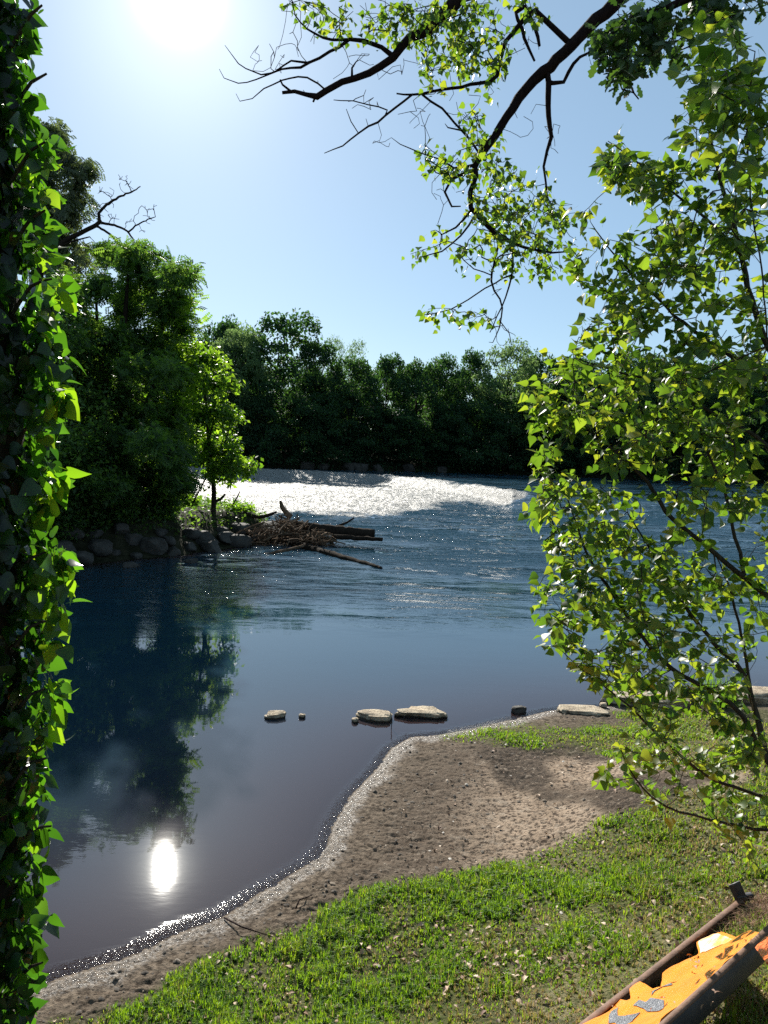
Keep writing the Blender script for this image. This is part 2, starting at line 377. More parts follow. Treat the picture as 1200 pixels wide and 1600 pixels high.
# ------------------------------------------------------------------ generic geometry makers
def tubes(pos, par, rad, k=6, rough=0.0, rng=None):
    """tree skeleton -> swept tubes; pos (n,3), par list (parent index or -1), rad (n,)"""
    n = len(pos); kids = [[] for _ in range(n)]; roots = []
    for i, p in enumerate(par):
        (kids[p] if p >= 0 else roots).append(i)
    V = []; F = []; base = 0; stack = [(r, -1) for r in roots]
    ang = np.arange(k) * 2 * pi / k; ca, sa = np.cos(ang), np.sin(ang)
    while stack:
        s, p = stack.pop(); ch = ([p] if p >= 0 else []) + [s]; cur = s
        while kids[cur]:
            ks = sorted(kids[cur], key=lambda c: -rad[c]); 
            for o in ks[1:]: stack.append((o, cur))
            cur = ks[0]; ch.append(cur)
        Q = pos[ch]; R = np.array([rad[c] for c in ch])
        if p >= 0: R[0] = min(R[0], R[1] * 1.25)
        T = np.gradient(Q, axis=0) if len(Q) > 1 else np.array([[0, 0, 1.]])
        T /= np.linalg.norm(T, axis=1, keepdims=True) + 1e-9
        a = np.array([.31, .87, .38]); u = np.cross(T[0], a); u /= np.linalg.norm(u) + 1e-9
        for j in range(len(ch)):
            u = u - T[j] * (u @ T[j]); u /= np.linalg.norm(u) + 1e-9; v = np.cross(T[j], u)
            rj = R[j]
            rk = rj * (1 + rough * (rng.random(k) - .5)) if rough else rj
            V.append(Q[j] + (ca * rk)[:, None] * u + (sa * rk)[:, None] * v)
        m = len(ch); i = base + np.arange((m - 1) * k).reshape(m - 1, k)
        j2 = np.roll(i, -1, 1); F.append(np.stack([i, j2, j2 + k, i + k], -1).reshape(-1, 4))
        base += m * k
    return np.concatenate(V), np.concatenate(F)
def resample(pts, step):
    pts = np.asarray(pts, float); out = [pts[0]]
    # catmull-rom for natural bends
    n = len(pts)
    for i in range(n - 1):
        p0 = pts[max(i - 1, 0)]; p1 = pts[i]; p2 = pts[i + 1]; p3 = pts[min(i + 2, n - 1)]
        L = np.linalg.norm(p2[:3] - p1[:3]); m = max(1, int(L / step))
        for t in np.arange(1, m + 1) / m:
            out.append(0.5 * (2 * p1 + (p2 - p0) * t + (2 * p0 - 5 * p1 + 4 * p2 - p3) * t * t + (3 * p1 - p0 - 3 * p2 + p3) * t ** 3))
    return np.array(out)
class Tree:
    def __init__(s, seed): s.rng = np.random.default_rng(seed); s.pos = []; s.par = []; s.fix = []
    def limb(s, pts, step=0.1, attach=True, wob=0.0):
        """pts rows x,y,z,radius"""
        q = resample(pts, step)
        if wob: q[1:, :3] += s.rng.normal(0, wob, (len(q) - 1, 3))
        p = -1
        if attach and s.pos:
            A = np.array(s.pos); p = int(np.argmin(((A - q[0, :3]) ** 2).sum(1)))
        for i, r in enumerate(q):
            s.pos.append(r[:3]); s.par.append(p if i == 0 else len(s.pos) - 2); s.fix.append(max(r[3], .0008))
        return s
    def grow(s, att, step=0.1, bend=0.18, maxlen=None, sag=0.0):
        att = np.asarray(att); A = np.array(s.pos)
        d0 = np.min(np.linalg.norm(att[:, None, :] - A[None, ::3, :], axis=2), axis=1)
        buf = np.zeros((len(A) + len(att) * 14 + 10, 3)); buf[:len(A)] = A; n = len(A)
        s.tips = []
        for i in np.argsort(d0):
            t = att[i]; dd = np.linalg.norm(buf[:n] - t, axis=1)
            p = int(np.argmin(dd)); L = dd[p]
            if maxlen and L > maxlen: continue
            m = int(np.clip(round(L / step), 1, 13)); b = buf[p].copy()
            off = s.rng.normal(0, 1, 3) * L * bend; off[2] += L * sag
            q = p
            for k in range(1, m + 1):
                f = k / m; x = b + (t - b) * f + off * (f * (1 - f) * 2) + (s.rng.normal(0, .06 * step, 3) if k < m else 0)
                s.pos.append(x); s.par.append(q); s.fix.append(0); buf[n] = x; q = n; n += 1
            s.tips.append(n - 1)
        return s
    def radii(s, tip=0.002, ex=0.42):
        n = len(s.pos); c = np.zeros(n); haskid = np.zeros(n, bool)
        for i in range(n - 1, -1, -1):
            if not haskid[i]: c[i] += 1
            if s.par[i] >= 0: c[s.par[i]] += c[i]; haskid[s.par[i]] = True
        # parents always precede children
        r = tip * c ** ex; fx = np.array(s.fix)
        s.rad = np.where(fx > 0, np.where(fx > tip * 1.5, fx, np.maximum(fx, np.minimum(r, fx * 2))), r)
        for i in range(n):
            if s.par[i] >= 0: s.rad[i] = min(s.rad[i], s.rad[s.par[i]])
        return s
    def mesh(s, k=6, rough=0.0): return tubes(np.array(s.pos), s.par, s.rad, k, rough, s.rng)
    def leaf_sites(s, per, back, tips=None):
        """points along the last `back` nodes of each tip"""
        out = []; dr = []
        P_ = np.array(s.pos)
        for t in (tips if tips is not None else s.tips):
            ch = [t]
            while len(ch) <= back and s.par[ch[-1]] >= 0: ch.append(s.par[ch[-1]])
            Q = P_[ch]; m = len(Q) - 1
            if m < 1: continue
            for _ in range(per if isinstance(per, int) else int(s.rng.poisson(per))):
                f = s.rng.random() ** 1.4 * m; a = int(min(f, m - 1)); out.append(Q[a] + (Q[a + 1] - Q[a]) * (f - a)); dr.append(Q[0] - Q[-1])
        return np.array(out), np.array(dr)
def frames(rng, n, up=(0, 0, 1), droop=0.6, spread=1.0, fwd=None):
    """random leaf frames: columns = along, across, normal"""
    a = rng.normal(0, 1, (n, 3)); a[:, 2] *= 0.6
    if fwd is not None: a += fwd / (np.linalg.norm(fwd, axis=1, keepdims=True) + 1e-9) * 0.8
    a /= np.linalg.norm(a, axis=1, keepdims=True) + 1e-9; a[:, 2] -= droop; a /= np.linalg.norm(a, axis=1, keepdims=True)
    nn = rng.normal(0, spread, (n, 3)) + np.array(up); nn -= a * (nn * a).sum(1, keepdims=True)
    nn /= np.linalg.norm(nn, axis=1, keepdims=True) + 1e-9
    return np.stack([a, np.cross(nn, a), nn], -1)
def scatter(tv, tf, pos, R, S, rnd):
    tv = np.asarray(tv, float); n = len(pos); k = len(tv)
    V = np.einsum('nij,nkj->nki', R, tv[None] * np.asarray(S).reshape(n, 1, -1)) + pos[:, None, :]
    F = []
    for f in tf:
        f = np.asarray(f); F.append((f[None] + (np.arange(n) * k)[:, None, None]).reshape(-1, f.shape[1]))
    return V.reshape(-1, 3), F, np.repeat(rnd, k)
# leaf templates: (along, across, up), stalk starts at the origin
def outline(o, fold=0.12, curl=-0.12, stalk=0.0):
    """o: half outline list (along, half width) from base to tip; folded along the midrib"""
    mid = [(stalk + a, 0, curl * a * a) for a, b in o]; L = [(stalk + a, b, fold * b + curl * a * a) for a, b in o]; Rr = [(stalk + a, -b, fold * b + curl * a * a) for a, b in o]
    n = len(o); V = mid + L + Rr; F4 = []
    for i in range(n - 1):
        F4 += [(i, i + 1, n + i + 1, n + i), (i, 2 * n + i, 2 * n + i + 1, i + 1)]
    return V, F4
def with_stalk(t, s0=0.0, wdt=0.012):
    V, F = t; k = len(V); o = V[0][0]
    return V + [(0, wdt, 0), (0, -wdt, 0), (o, -wdt, 0), (o, wdt, 0)], [np.array(F), np.array([(k, k + 1, k + 2, k + 3)])]
T_pop = with_stalk(outline([(0, .03), (-.03, .16), (.02, .33), (.13, .44), (.27, .46), (.42, .37), (.6, .22), (.8, .09), (1, 0)], .22, -.22, .55))
T_ivy = with_stalk(outline([(0, .02), (-.09, .18), (-.06, .36), (.10, .49), (.32, .47), (.55, .34), (.78, .16), (1, .0)], .15, -.25, .45))
T_oak = with_stalk(outline([(0, .03), (.15, .16), (.25, .10), (.4, .26), (.5, .15), (.65, .30), (.78, .17), (.9, .18), (1, 0)], .15, -.1, .06))
T_small = ([(0, 0, 0), (.45, .3, .06), (1, 0, -.06), (.45, -.3, .06)], [np.array([(0, 1, 2, 3)])])
def pinnate(m=5, l=.34):
    V = []; F = []
    for i in range(m):
        for sgn in (-1, 1):
            b = .10 + .74 * i / (m - 1); k = len(V); e = l * (1 - .3 * abs(i / (m - 1) - .4))
            V += [(b, 0, -.1 * b * b), (b - .03, sgn * e * .5, .02 - .1 * b * b), (b + .10, sgn * e, -.06 - .15 * b), (b + .16, sgn * e * .45, -.01 - .1 * b * b)]
            F.append((k, k + 1, k + 2, k + 3) if sgn > 0 else (k, k + 3, k + 2, k + 1))
    return V, [np.array(F)]
T_pin = pinnate()
T_lobe = ([(0, 0, 0), (.2, .32, .03), (.55, .22, 0), (.6, .42, -.03), (1, 0, -.1), (.6, -.42, -.03), (.55, -.22, 0), (.2, -.32, .03)],
          [np.array([(0, 1, 2, 7), (2, 3, 4, 4)[:4], (0, 0, 0, 0)])[:1], np.array([(2, 3, 4)]), np.array([(7, 2, 4, 6)]), np.array([(6, 4, 5)])])
T_blade = None
def blobs(rng, L, depth, dj, dens=1.0):
    out = []
    for b in L:
        x, y, rx, ry, n = b[:5]; dp = b[5] if len(b) > 5 else depth
        n = max(1, int(n * dens))
        th = rng.random(n) * 2 * pi; q = np.sqrt(rng.random(n))
        for a, c in zip(th, q):
            out.append(P(x + rx * c * cos(a), y + ry * c * sin(a), dp + rng.normal(0, dj)))
    return np.array(out)
def pxl(L, dep, rmul=1.0):
    """rows of (x, y, radius_px[, depth]) -> world rows x,y,z,r"""
    out = []
    for b in L:
        d = b[3] if len(b) > 3 else dep
        out.append([*P(b[0], b[1], d), b[2] / FPX * d * rmul])
    return out
def leaves_part(name, root, tpl, pos, fr, size, mat, rng, rlo=0.0, rhi=1.0):
    S = size * (0.7 + .6 * rng.random(len(pos)))
    V, F, r = scatter(tpl[0], tpl[1], pos, fr, S, rlo + (rhi - rlo) * rng.random(len(pos)) ** 1.3)
    return part(name, V, F, mat, root, dict(rnd=r))

# ------------------------------------------------------------------ far wood: trees one can tell apart
def far_crown(seed, dens=1.0, ry=1.0, leaf=0.027, airy=0.0):
    """unit crown: height 1 from z=0; leaf clumps over many lobes"""
    rng = np.random.default_rng(seed); Pn = []; Sz = []
    nl = 46
    for i in range(nl):
        z = .04 + .93 * (i + rng.random()) / nl
        prof = .5 * (math.sqrt(max(0, 1 - ((z - .42) / .56) ** 2)) if z > .42 else .78 + .22 * z / .42) * ry
        a = i * 2.4 + rng.random() * 1.2; q = rng.random() ** .45
        c = np.array([cos(a) * prof * q * .85, sin(a) * prof * q * .85, z * .9])
        rl = (.075 + .11 * rng.random() ** 1.3) * (1 - .3 * airy)
        n = int(190 * dens * (rl / .1) ** 2)
        d = rng.normal(0, 1, (n, 3)); d /= np.linalg.norm(d, axis=1, keepdims=True)
        d[:, 2] = np.where(d[:, 2] < -.3, -d[:, 2] * .6, d[:, 2])
        rad = rl * (1 - .5 * rng.random(n) ** 2) * (1 + airy * .5 * rng.random(n))
        Pn.append(c + d * rad[:, None] * np.array([1, 1, .8]))
    Pn = np.concatenate(Pn)
    R = frames(rng, len(Pn), droop=.2, spread=.8)
    return scatter(T_small[0], T_small[1], Pn, R, leaf * (.6 + .9 * rng.random(len(Pn))), rng.random(len(Pn)))
def trunk_mesh(seed, h=1.0, r=.016):
    t = Tree(seed); rg = t.rng
    t.limb([(0, 0, -.03, r * 1.3), (.01, 0, .2 * h, r), (rg.normal(0, .02), .01, .5 * h, r * .7), (0, 0, .85 * h, r * .2)], .08)
    for k in range(7):
        a = rg.random() * 2 * pi; z = .22 + .08 * k
        t.limb([(0, 0, z, r * .5), (cos(a) * .12, sin(a) * .12, z + .12, r * .3), (cos(a) * .24, sin(a) * .24, z + .2, r * .1)], .06)
    t.radii(.001); return t.mesh(5)
far_protos = []
for sd_, args, mt in ((1, dict(), M_far), (2, dict(ry=1.15), M_far), (3, dict(ry=.85), M_far), (4, dict(ry=1.1, leaf=.024), M_farp), (5, dict(dens=.55, airy=.8, ry=.85, leaf=.022), M_farp), (6, dict(ry=1.3), M_far)):
    V, F, r = far_crown(sd_, **args)
    cm = mesh_np('crown', V, F, mt, dict(rnd=r)); Vt, Ft = trunk_mesh(sd_ + 50)
    far_protos.append((cm, mesh_np('trunk', Vt, [Ft], M_bark, None, True)))
FWG = 'trees of the far bank wood'
def far_tree(px_, ytop, wpx, kind, extra, label, group=None, base=0.0, name='riverside_tree'):
    """px_: photo column, ytop: photo row of its top, wpx: crown width, extra: metres behind the far bank edge"""
    p = G(px_, 735, UP); k = 106 / p[1]
    for _ in range(8): k = (far_y(p[0] * k) + extra) / p[1]
    x, y = p[0] * k, p[1] * k; z = float(H(np.array([x]), np.array([y]))[0])
    top = P(px_, ytop, (np.array([x, y, 1.0]) - CAM) @ _f)[2]
    h = top - z; wd = wpx / FPX * y * 1.3
    t = thing(name, (x, y, z), label, 'tree', group)
    cm, tm = far_protos[kind]
    rz = random.random() * 6.28
    for nm, mm in (('crown', cm), ('trunk', tm)):
        o = link(nm, mm, t); o.scale = (wd, wd, h * (1 - base)) if nm == 'crown' else (wd, wd, h * .9); o.rotation_euler = (0, 0, rz)
        if nm == 'crown': o.location = (0, 0, h * base)
    return t
random.seed(4)
far_tree(365, 500, 90, 3, 2, 'pale green round tree in front of the left side of the tallest dome')
far_tree(432, 482, 150, 1, 8, 'tallest dark domed tree of the far bank wood')
far_tree(350, 488, 90, 0, 12, 'green crown just behind the pale round tree on the far bank')
far_tree(495, 520, 80, 0, 6, 'dark shoulder tree just right of the tallest domed tree')
far_tree(520, 508, 45, 4, 26, 'airy see-through tree top rising behind the wood, left one of two')
far_tree(548, 514, 50, 4, 27, 'airy see-through tree top rising behind the wood, right one of two')
far_tree(788, 527, 95, 3, 3, 'pale silvery tall-crowned tree standing out of the right part of the far wood')
far_tree(735, 536, 70, 2, 8, 'dark rounded tree beside the pale silvery tree on the far bank')
row = [(545, 548, 90), (600, 543, 80), (645, 552, 85), (690, 549, 80), (835, 542, 80), (880, 545, 90), (925, 550, 90), (970, 548, 90), (1015, 545, 90),
       (1065, 552, 95), (1110, 548, 90), (1160, 552, 95), (1210, 545, 95), (1260, 550, 95), (300, 512, 90), (250, 505, 90), (200, 510, 90), (150, 505, 90), (100, 510, 90), (50, 505, 90), (0, 510, 90)]
for i, (a, b, c) in enumerate(row):
    far_tree(a, b, c, (0, 2, 5, 1)[i % 4], 4 + (i * 7) % 6, 'dark leafy tree of average height in the wood along the far bank', FWG)
for i in range(27):
    a = 20 + i * 47 + random.random() * 14
    far_tree(a, 600 + random.random() * 40, 85, (5, 1, 0)[i % 3], .5 + random.random() * 2, 'low dark tree leaning over the waterline of the far bank', 'low trees along the far waterline')
for i in range(16):
    a = 10 + i * 80 + random.random() * 14
    far_tree(a, 565 + random.random() * 10, 120, (5, 1, 2)[i % 3], 22 + random.random() * 4, 'dark leafy tree standing in the second row of the far wood', 'second row of the far wood')
# undergrowth that closes the foot of the far wood
rng = np.random.default_rng(77)
N = 42000
ux = rng.uniform(-75, 110, N); cl = fbm(ux * .35, ux * 0 + 2, 5, 3)
uyo = rng.random(N) * 7 - .6; uz = rng.random(N) ** 1.2 * (1.6 + 4.5 * cl)
ub = far_y(ux) + uyo + (uz * .15)
upos = np.stack([ux, ub, H(ux, ub) + uz], -1)
V, F, r = scatter(T_small[0], T_small[1], upos, frames(rng, N, droop=.2, spread=.8), .42 * (.5 + rng.random(N)), rng.random(N))
link('undergrowth', mesh_np('undergrowth', V, F, M_far, dict(rnd=r)), label='dark bushy undergrowth along the far waterline', cat='undergrowth', kind='stuff')

# ------------------------------------------------------------------ trees of the spit
def spit_base(px_, py, off=0): return GT(px_, py)
def grown(name, label, base, limbs, att, leafspec, bark, seed, step=.25, tip=.006, maxlen=6.0, bend=.15, ex=.42, k=5, sag=0.0, thin=1):
    t = Tree(seed)
    for L in limbs: t.limb(L, step)
    t.grow(att, step, bend, maxlen, sag); t.radii(tip, ex)
    root = thing(name, base, label, 'tree')
    V, F = t.mesh(k)
    part('trunk', V, [F], bark, root, None, True)
    for nm, tpl, per, back, size, mat, droop, jit in leafspec:
        s, dr = t.leaf_sites(per, back)
        s = s + t.rng.normal(0, jit, s.shape)
        leaves_part(nm, root, tpl, s, frames(t.rng, len(s), droop=droop, spread=.6, fwd=dr), size, mat, t.rng)
    return root, t
# dark robinia, the big mass of the spit
D = 28.0
rg = np.random.default_rng(5)
B = spit_base(205, 812); bd = float((B - CAM) @ _f)
crown_px = [(85, 420), (110, 396), (150, 388), (190, 378), (225, 376), (255, 396), (300, 414), (296, 438), (262, 452), (270, 490), (262, 530), (285, 580), (272, 620), (292, 680), (300, 765), (90, 775)]
cl_ = []
while len(cl_) < 60:
    a_, b_ = rg.uniform(80, 305), rg.uniform(375, 775)
    if sd_poly(np.array([a_]), np.array([b_]), crown_px)[0] > 10 and all(math.hypot(a_ - q[0], b_ - q[1]) > 18.5 for q in cl_): cl_.append((a_, b_))
att = np.concatenate([blobs(rg, [(a_, b_, 24, 13, 13)], bd + .5 + rg.normal(0, 1.3), .5) for a_, b_ in cl_] + [blobs(rg, [(180, 640, 70, 110, 60), (262, 430, 36, 10, 10), (205, 392, 40, 8, 9), (297, 418, 10, 8, 4)], bd + .5, 1.2)])
grown('robinia_tree', 'large dark feathery-leaved tree, the tallest full crown on the wooded spit', B,
      [pxl([(205, 812, 9), (200, 700, 7), (190, 600, 6), (195, 500, 4), (200, 430, 2)], bd), pxl([(200, 690, 5), (240, 600, 4), (255, 500, 2.5), (262, 440, 1)], bd + .4), pxl([(198, 660, 5), (160, 580, 4), (150, 470, 2)], bd - .4)],
      att, [('crown', T_pin, 20, 2, .25, M_rob, .25, .12)], M_bark, 11)
B = spit_base(120, 815); bd = float((B - CAM) @ _f)
att = blobs(rg, [(110, 560, 55, 70, 60), (100, 480, 40, 45, 40), (120, 650, 60, 60, 60), (120, 730, 60, 60, 80), (60, 640, 60, 150, 80)], bd, 1.4)
grown('elm_tree', 'dark broad tree on the spit close behind the ivy covered trunk', B,
      [pxl([(120, 815, 8), (112, 700, 6), (105, 560, 4), (100, 470, 2)], bd), pxl([(114, 700, 5), (60, 600, 3)], bd)],
      att, [('crown', T_small, 50, 4, .13, M_rob, .3, .2)], M_bark, 12)
B = spit_base(262, 805); bd = float((B - CAM) @ _f) - .8
att = blobs(rg, [(285, 475, 22, 30, 14), (262, 450, 20, 24, 10), (255, 520, 36, 30, 24), (300, 505, 20, 18, 7), (270, 580, 40, 30, 26), (250, 640, 34, 30, 20), (275, 680, 34, 30, 22), (262, 740, 34, 35, 26)], bd, .7)
grown('robinia_tree', 'slender feathery tree with sparse tip sprays between the dark mass and the bright green tree', B,
      [pxl([(262, 805, 5), (265, 700, 4), (270, 560, 2.5), (285, 480, 1)], bd)],
      att, [('crown', T_pin, 22, 5, .28, M_bright, .35, .12)], M_bark, 13)
B = spit_base(333, 800); bd = float((B - CAM) @ _f)
att = blobs(rg, [(292, 540, 26, 26, 26), (325, 565, 30, 22, 26), (345, 600, 24, 12, 14), (300, 600, 30, 30, 30), (330, 640, 32, 14, 24), (360, 650, 16, 8, 8), (300, 665, 38, 24, 30), (350, 690, 28, 22, 24), (315, 715, 45, 22, 34), (372, 725, 28, 10, 18), (345, 745, 30, 10, 12), (358, 598, 14, 6, 8), (368, 648, 14, 6, 7), (385, 735, 12, 7, 7), (290, 640, 22, 14, 14), (285, 700, 22, 16, 14), (280, 570, 18, 16, 10)], bd, .7)
grown('boxelder_tree', 'small bright yellow-green tree with one bare trunk at the tip of the spit', B,
      [pxl([(333, 802, 4.5), (334, 770, 4), (332, 745, 3.5), (325, 680, 2.5), (318, 600, 1.8), (300, 540, .8)], bd), pxl([(332, 740, 2.5), (352, 690, 1.5), (362, 650, .8)], bd), pxl([(325, 690, 2), (345, 620, 1)], bd),
       pxl([(333, 785, 2.5), (345, 780, 2.2), (352, 772, 1.5)], bd)],
      att, [('crown', T_small, 42, 3, .15, M_bright, .5, .11)], M_bark, 14)
# dusky tall tree + bare dead tree behind, partly hidden by the ivy trunk
B = spit_base(60, 806); bd = 31.0
B = P(60, 806, bd); B[2] = H(np.array([B[0]]), np.array([B[1]]))[0]
att = blobs(rg, [(80, 205, 22, 22, 22), (95, 250, 32, 20, 30), (130, 262, 25, 8, 12), (85, 300, 45, 30, 45), (115, 325, 30, 25, 25), (70, 370, 60, 40, 60), (110, 400, 50, 30, 45), (30, 300, 40, 100, 70)], bd, 1.3)
grown('ash_tree', 'tall dusky tree with drooping leaf sprays, top left, behind the ivy leaves', B,
      [[[*B, .25], *pxl([(45, 600, 6), (50, 450, 5), (70, 330, 3), (80, 210, 1)], bd)], pxl([(52, 440, 3), (100, 330, 2), (130, 265, .8)], bd)],
      att, [('crown', T_pin, 15, 5, .36, M_feather, .9, .14)], M_bark, 15, step=.3)
bd = 29.0; B = P(85, 806, bd); B[2] = H(np.array([B[0]]), np.array([B[1]]))[0]
t = Tree(16)
t.limb([[*B, .14], *pxl([(60, 600, 5), (62, 430, 4.5), (92, 384, 4), (130, 362, 3.6), (150, 352, 3.4), (157, 346, 3)], bd)], .15, wob=.012)
t.limb(pxl([(157, 346, 2.6), (155, 333, 2.4), (170, 318, 2.2), (185, 308, 1.8), (205, 300, 1.3), (219, 291, .8)], bd), .1, wob=.012)
t.limb(pxl([(157, 347, 2.3), (175, 351, 2), (192, 356, 1.8), (204, 368, 1.4), (211, 380, .7)], bd), .1, wob=.012)
t.limb(pxl([(200, 362, 1.5), (216, 350, 1.2), (232, 343, 1), (243, 338, .7)], bd), .1, wob=.012)
t.limb(pxl([(152, 354, 2), (172, 366, 1.8), (190, 385, 1.5), (205, 397, .9)], bd), .1, wob=.012)
t.limb(pxl([(92, 386, 2), (110, 378, 1.6), (140, 370, 1)], bd), .1)
att = blobs(t.rng, [(195, 285, 10, 14, 9), (170, 305, 12, 12, 7), (155, 300, 3, 12, 4), (180, 335, 25, 8, 9), (240, 325, 8, 8, 5), (205, 350, 10, 6, 4), (225, 362, 8, 5, 3), (150, 335, 8, 8, 4), (205, 295, 8, 8, 4), (140, 385, 25, 12, 8), (185, 280, 6, 10, 6), (200, 285, 8, 8, 5), (165, 322, 14, 10, 7), (195, 340, 20, 8, 7), (225, 328, 12, 10, 6), (235, 345, 10, 10, 5), (195, 385, 14, 10, 6), (160, 300, 8, 8, 4)], bd, .25)
t.grow(att, .1, .3, 2.0); t.radii(.009, .3)
root = thing('dead_tree', B, 'bare dead tree whose forked leafless bough reaches over the dark spit trees', 'dead tree')
V, F = t.mesh(5); part('trunk', V, [F], M_bark, root, None, True)
# understory bushes on the spit
M_bush = M_rob
for i, (x, y, rx, ry, n, mt, lab) in enumerate([(150, 760, 75, 50, 11000, M_rob, 'wide dark bush under the large robinia on the spit'), (235, 755, 50, 52, 9000, M_rob, 'dark bush between the robinia and the open rapids'),
                                       (80, 760, 60, 60, 9000, M_rob, 'dark bush at the left edge of the spit beside the ivy leaves'), (285, 782, 30, 10, 1800, M_bright, 'low sunlit green weeds left of the bare trunk on the spit'),
                                       (372, 797, 26, 6, 900, M_bright, 'low sunlit green weeds between the bare trunk and the driftwood')]):
    b = GT(x, y + ry + 2); dpt = float((b - CAM) @ _f); rg2 = np.random.default_rng(200 + i)
    if i > 2: b = P(x, 806, 26.5); b[2] = H(np.array([b[0]]), np.array([b[1]]))[0]; dpt = 26.5
    root = thing('bush', b, lab, 'bush')
    th = rg2.normal(0, 1, (n, 3)); th /= np.linalg.norm(th, axis=1, keepdims=True); q = rg2.random(n) ** .45
    q = q * (0.7 + .5 * fbm(th[:, 0] * 3 + 9, th[:, 2] * 3, i, 3))
    c = np.array(b) + np.array([0, 0, ry / FPX * dpt * .7])
    pp = c + th * q[:, None] * np.array([rx / FPX * dpt, 1.1 if i < 3 else .7, ry / FPX * dpt * 1.2])
    hb = H(pp[:, 0], pp[:, 1]); pp[:, 2] = np.maximum(pp[:, 2], hb + .03)
    leaves_part('leaves', root, T_small, pp, frames(rg2, n, droop=.3, spread=.7), .12, mt, rg2)
    t = Tree(300 + i)
    for k in range(5):
        t.limb([(*b, .03), (*(b + np.array([t.rng.normal(0, .3), t.rng.normal(0, .3), ry / FPX * dpt])), .012)], .2)
    t.radii(.004); V, F = t.mesh(5); part('stems', V, [F], M_bark, root)

# ------------------------------------------------------------------ rocks
M = Mat('pale_stone'); pos = M.n('ShaderNodeTexCoord').outputs['Object']
n1 = M.noise(pos, 9, 6, .65); n2 = M.noise(pos, 45, 4, .7)
c = M.ramp(n1, [(.32, (.17, .13, .09)), (.5, (.38, .31, .22)), (.7, (.52, .44, .32))]); c = M.mixc(M.ramp(n2, [(.55, (0, 0, 0)), (.68, (.8, .8, .8))]), c, (.10, .085, .07))
zz = M.n('ShaderNodeSeparateXYZ', {'Vector': M.pos()}).outputs[2]
wl_ = M.mr(M.math('ADD', zz, M.math('MULTIPLY', n1, .03)), .030, .042); c = M.mixc(M.math('MINIMUM', M.math('MAXIMUM', wl_, 0.0), 1.0), (.05, .042, .03), c)
M_stone = M.done(M.pr(c, M.mr(zz, .02, .04, .3, .85), .15, M.bump(M.math('ADD', n1, n2), .8, .03)))
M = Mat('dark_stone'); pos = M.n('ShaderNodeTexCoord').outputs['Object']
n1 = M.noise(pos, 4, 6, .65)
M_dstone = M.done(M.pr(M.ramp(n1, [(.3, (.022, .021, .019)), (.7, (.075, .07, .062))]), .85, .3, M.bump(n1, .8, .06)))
def rock(base, sx, sy, sz, seed, mat, label, group=None, flat=False, rot=0.0, name='rock', sink=.25):
    rg_ = np.random.default_rng(seed)
    nu, nv = 36, 18
    u = np.arange(nu) * 2 * pi / nu; v = (np.arange(nv) + .5) / nv * pi
    U, Vv = np.meshgrid(u, v); d = np.stack([np.cos(U) * np.sin(Vv), np.sin(U) * np.sin(Vv), np.cos(Vv)], -1).reshape(-1, 3)
    ex = .30 if flat else .7
    q = np.sign(d) * np.abs(d) ** ex; q /= (np.abs(q) ** 3).sum(1, keepdims=True) ** (1 / 3)
    for _ in range(7):                                   # cleave planes
        nn = rg_.normal(0, 1, 3); nn[2] = nn[2] * (.12 if flat else .5); nn /= np.linalg.norm(nn); lim = .62 + .3 * rg_.random()
        s = q @ nn; q = q - np.maximum(s - lim, 0)[:, None] * nn
    nz = fbm(np.arctan2(d[:, 1], d[:, 0]) * 2.0 + 7, d[:, 2] * 3 + seed, seed, 4); nz2 = fbm(d[:, 0] * 6 + 20, d[:, 1] * 6 + d[:, 2] * 5 + 20, seed + 4, 3)
    q = q * ((0.86 + .22 * nz + .14 * nz2) if not flat else (.70 + .42 * nz + .22 * nz2))[:, None]
    q = q * np.array([sx, sy, sz]) * .5
    cr, sr = cos(rot), sin(rot); q = np.stack([q[:, 0] * cr - q[:, 1] * sr, q[:, 0] * sr + q[:, 1] * cr, q[:, 2] + sz * (.5 - sink)], -1)
    i = np.arange(nu * nv).reshape(nv, nu); j = np.roll(i, -1, 1)
    F = np.stack([i[:-1], i[1:], j[1:], j[:-1]], -1).reshape(-1, 4)
    caps = [np.array([list(range(nu))]), np.array([list(range(nu * nv - 1, nu * nv - nu - 1, -1))])]
    return link(name, mesh_np(name, q, [F] + caps, mat, None, True), None, label, 'rock', group, None, base)
def wrock(px_, py, wpx, sy, sz, seed, label, rot=0.0, flat=True, sink=.35, zb=0.0, group=None, mat=None, name='rock'):
    b = G(px_, py, zb); d = float((b - CAM) @ _f)
    return rock(b, wpx / FPX * d * 1.08, sy, sz, seed, mat or M_stone, label, group, flat, rot, name, sink)
wrock(660, 1117, 84, .34, .10, 31, 'largest flat pale stone slab standing out of the calm water', .03)
wrock(585, 1122, 62, .30, .10, 32, 'flat pale slab in the water just left of the largest slab', .1)
wrock(432, 1120, 34, .20, .08, 33, 'small pale stone alone in the water, second from the left', .2)
wrock(472, 1121, 10, .08, .06, 34, 'tiny wet stone in the water right of the small pale stone')
wrock(418, 1122, 12, .10, .05, 39, 'tiny wet stone touching the left side of the small pale stone')
wrock(555, 1128, 12, .12, .06, 40, 'small mossy lump at the left corner of the second slab')
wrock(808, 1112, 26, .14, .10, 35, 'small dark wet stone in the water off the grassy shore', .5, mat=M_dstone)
wrock(905, 1113, 84, .36, .07, 36, 'low flat slab level with the shore under the sapling tips', .05)
wrock(942, 1105, 12, .10, .08, 37, 'little wet stone between the low slab and the long ledge')
wrock(1020, 1100, 150, .62, .20, 38, 'long pale rock ledge on the shoreline left of the reeds', .04)
wrock(1175, 1092, 110, .65, .20, 41, 'pale rock ledge on the shoreline right of the reeds', .02)
wrock(1300, 1085, 130, .65, .20, 42, 'pale rock ledge farthest right on the shoreline')
rg = np.random.default_rng(9)
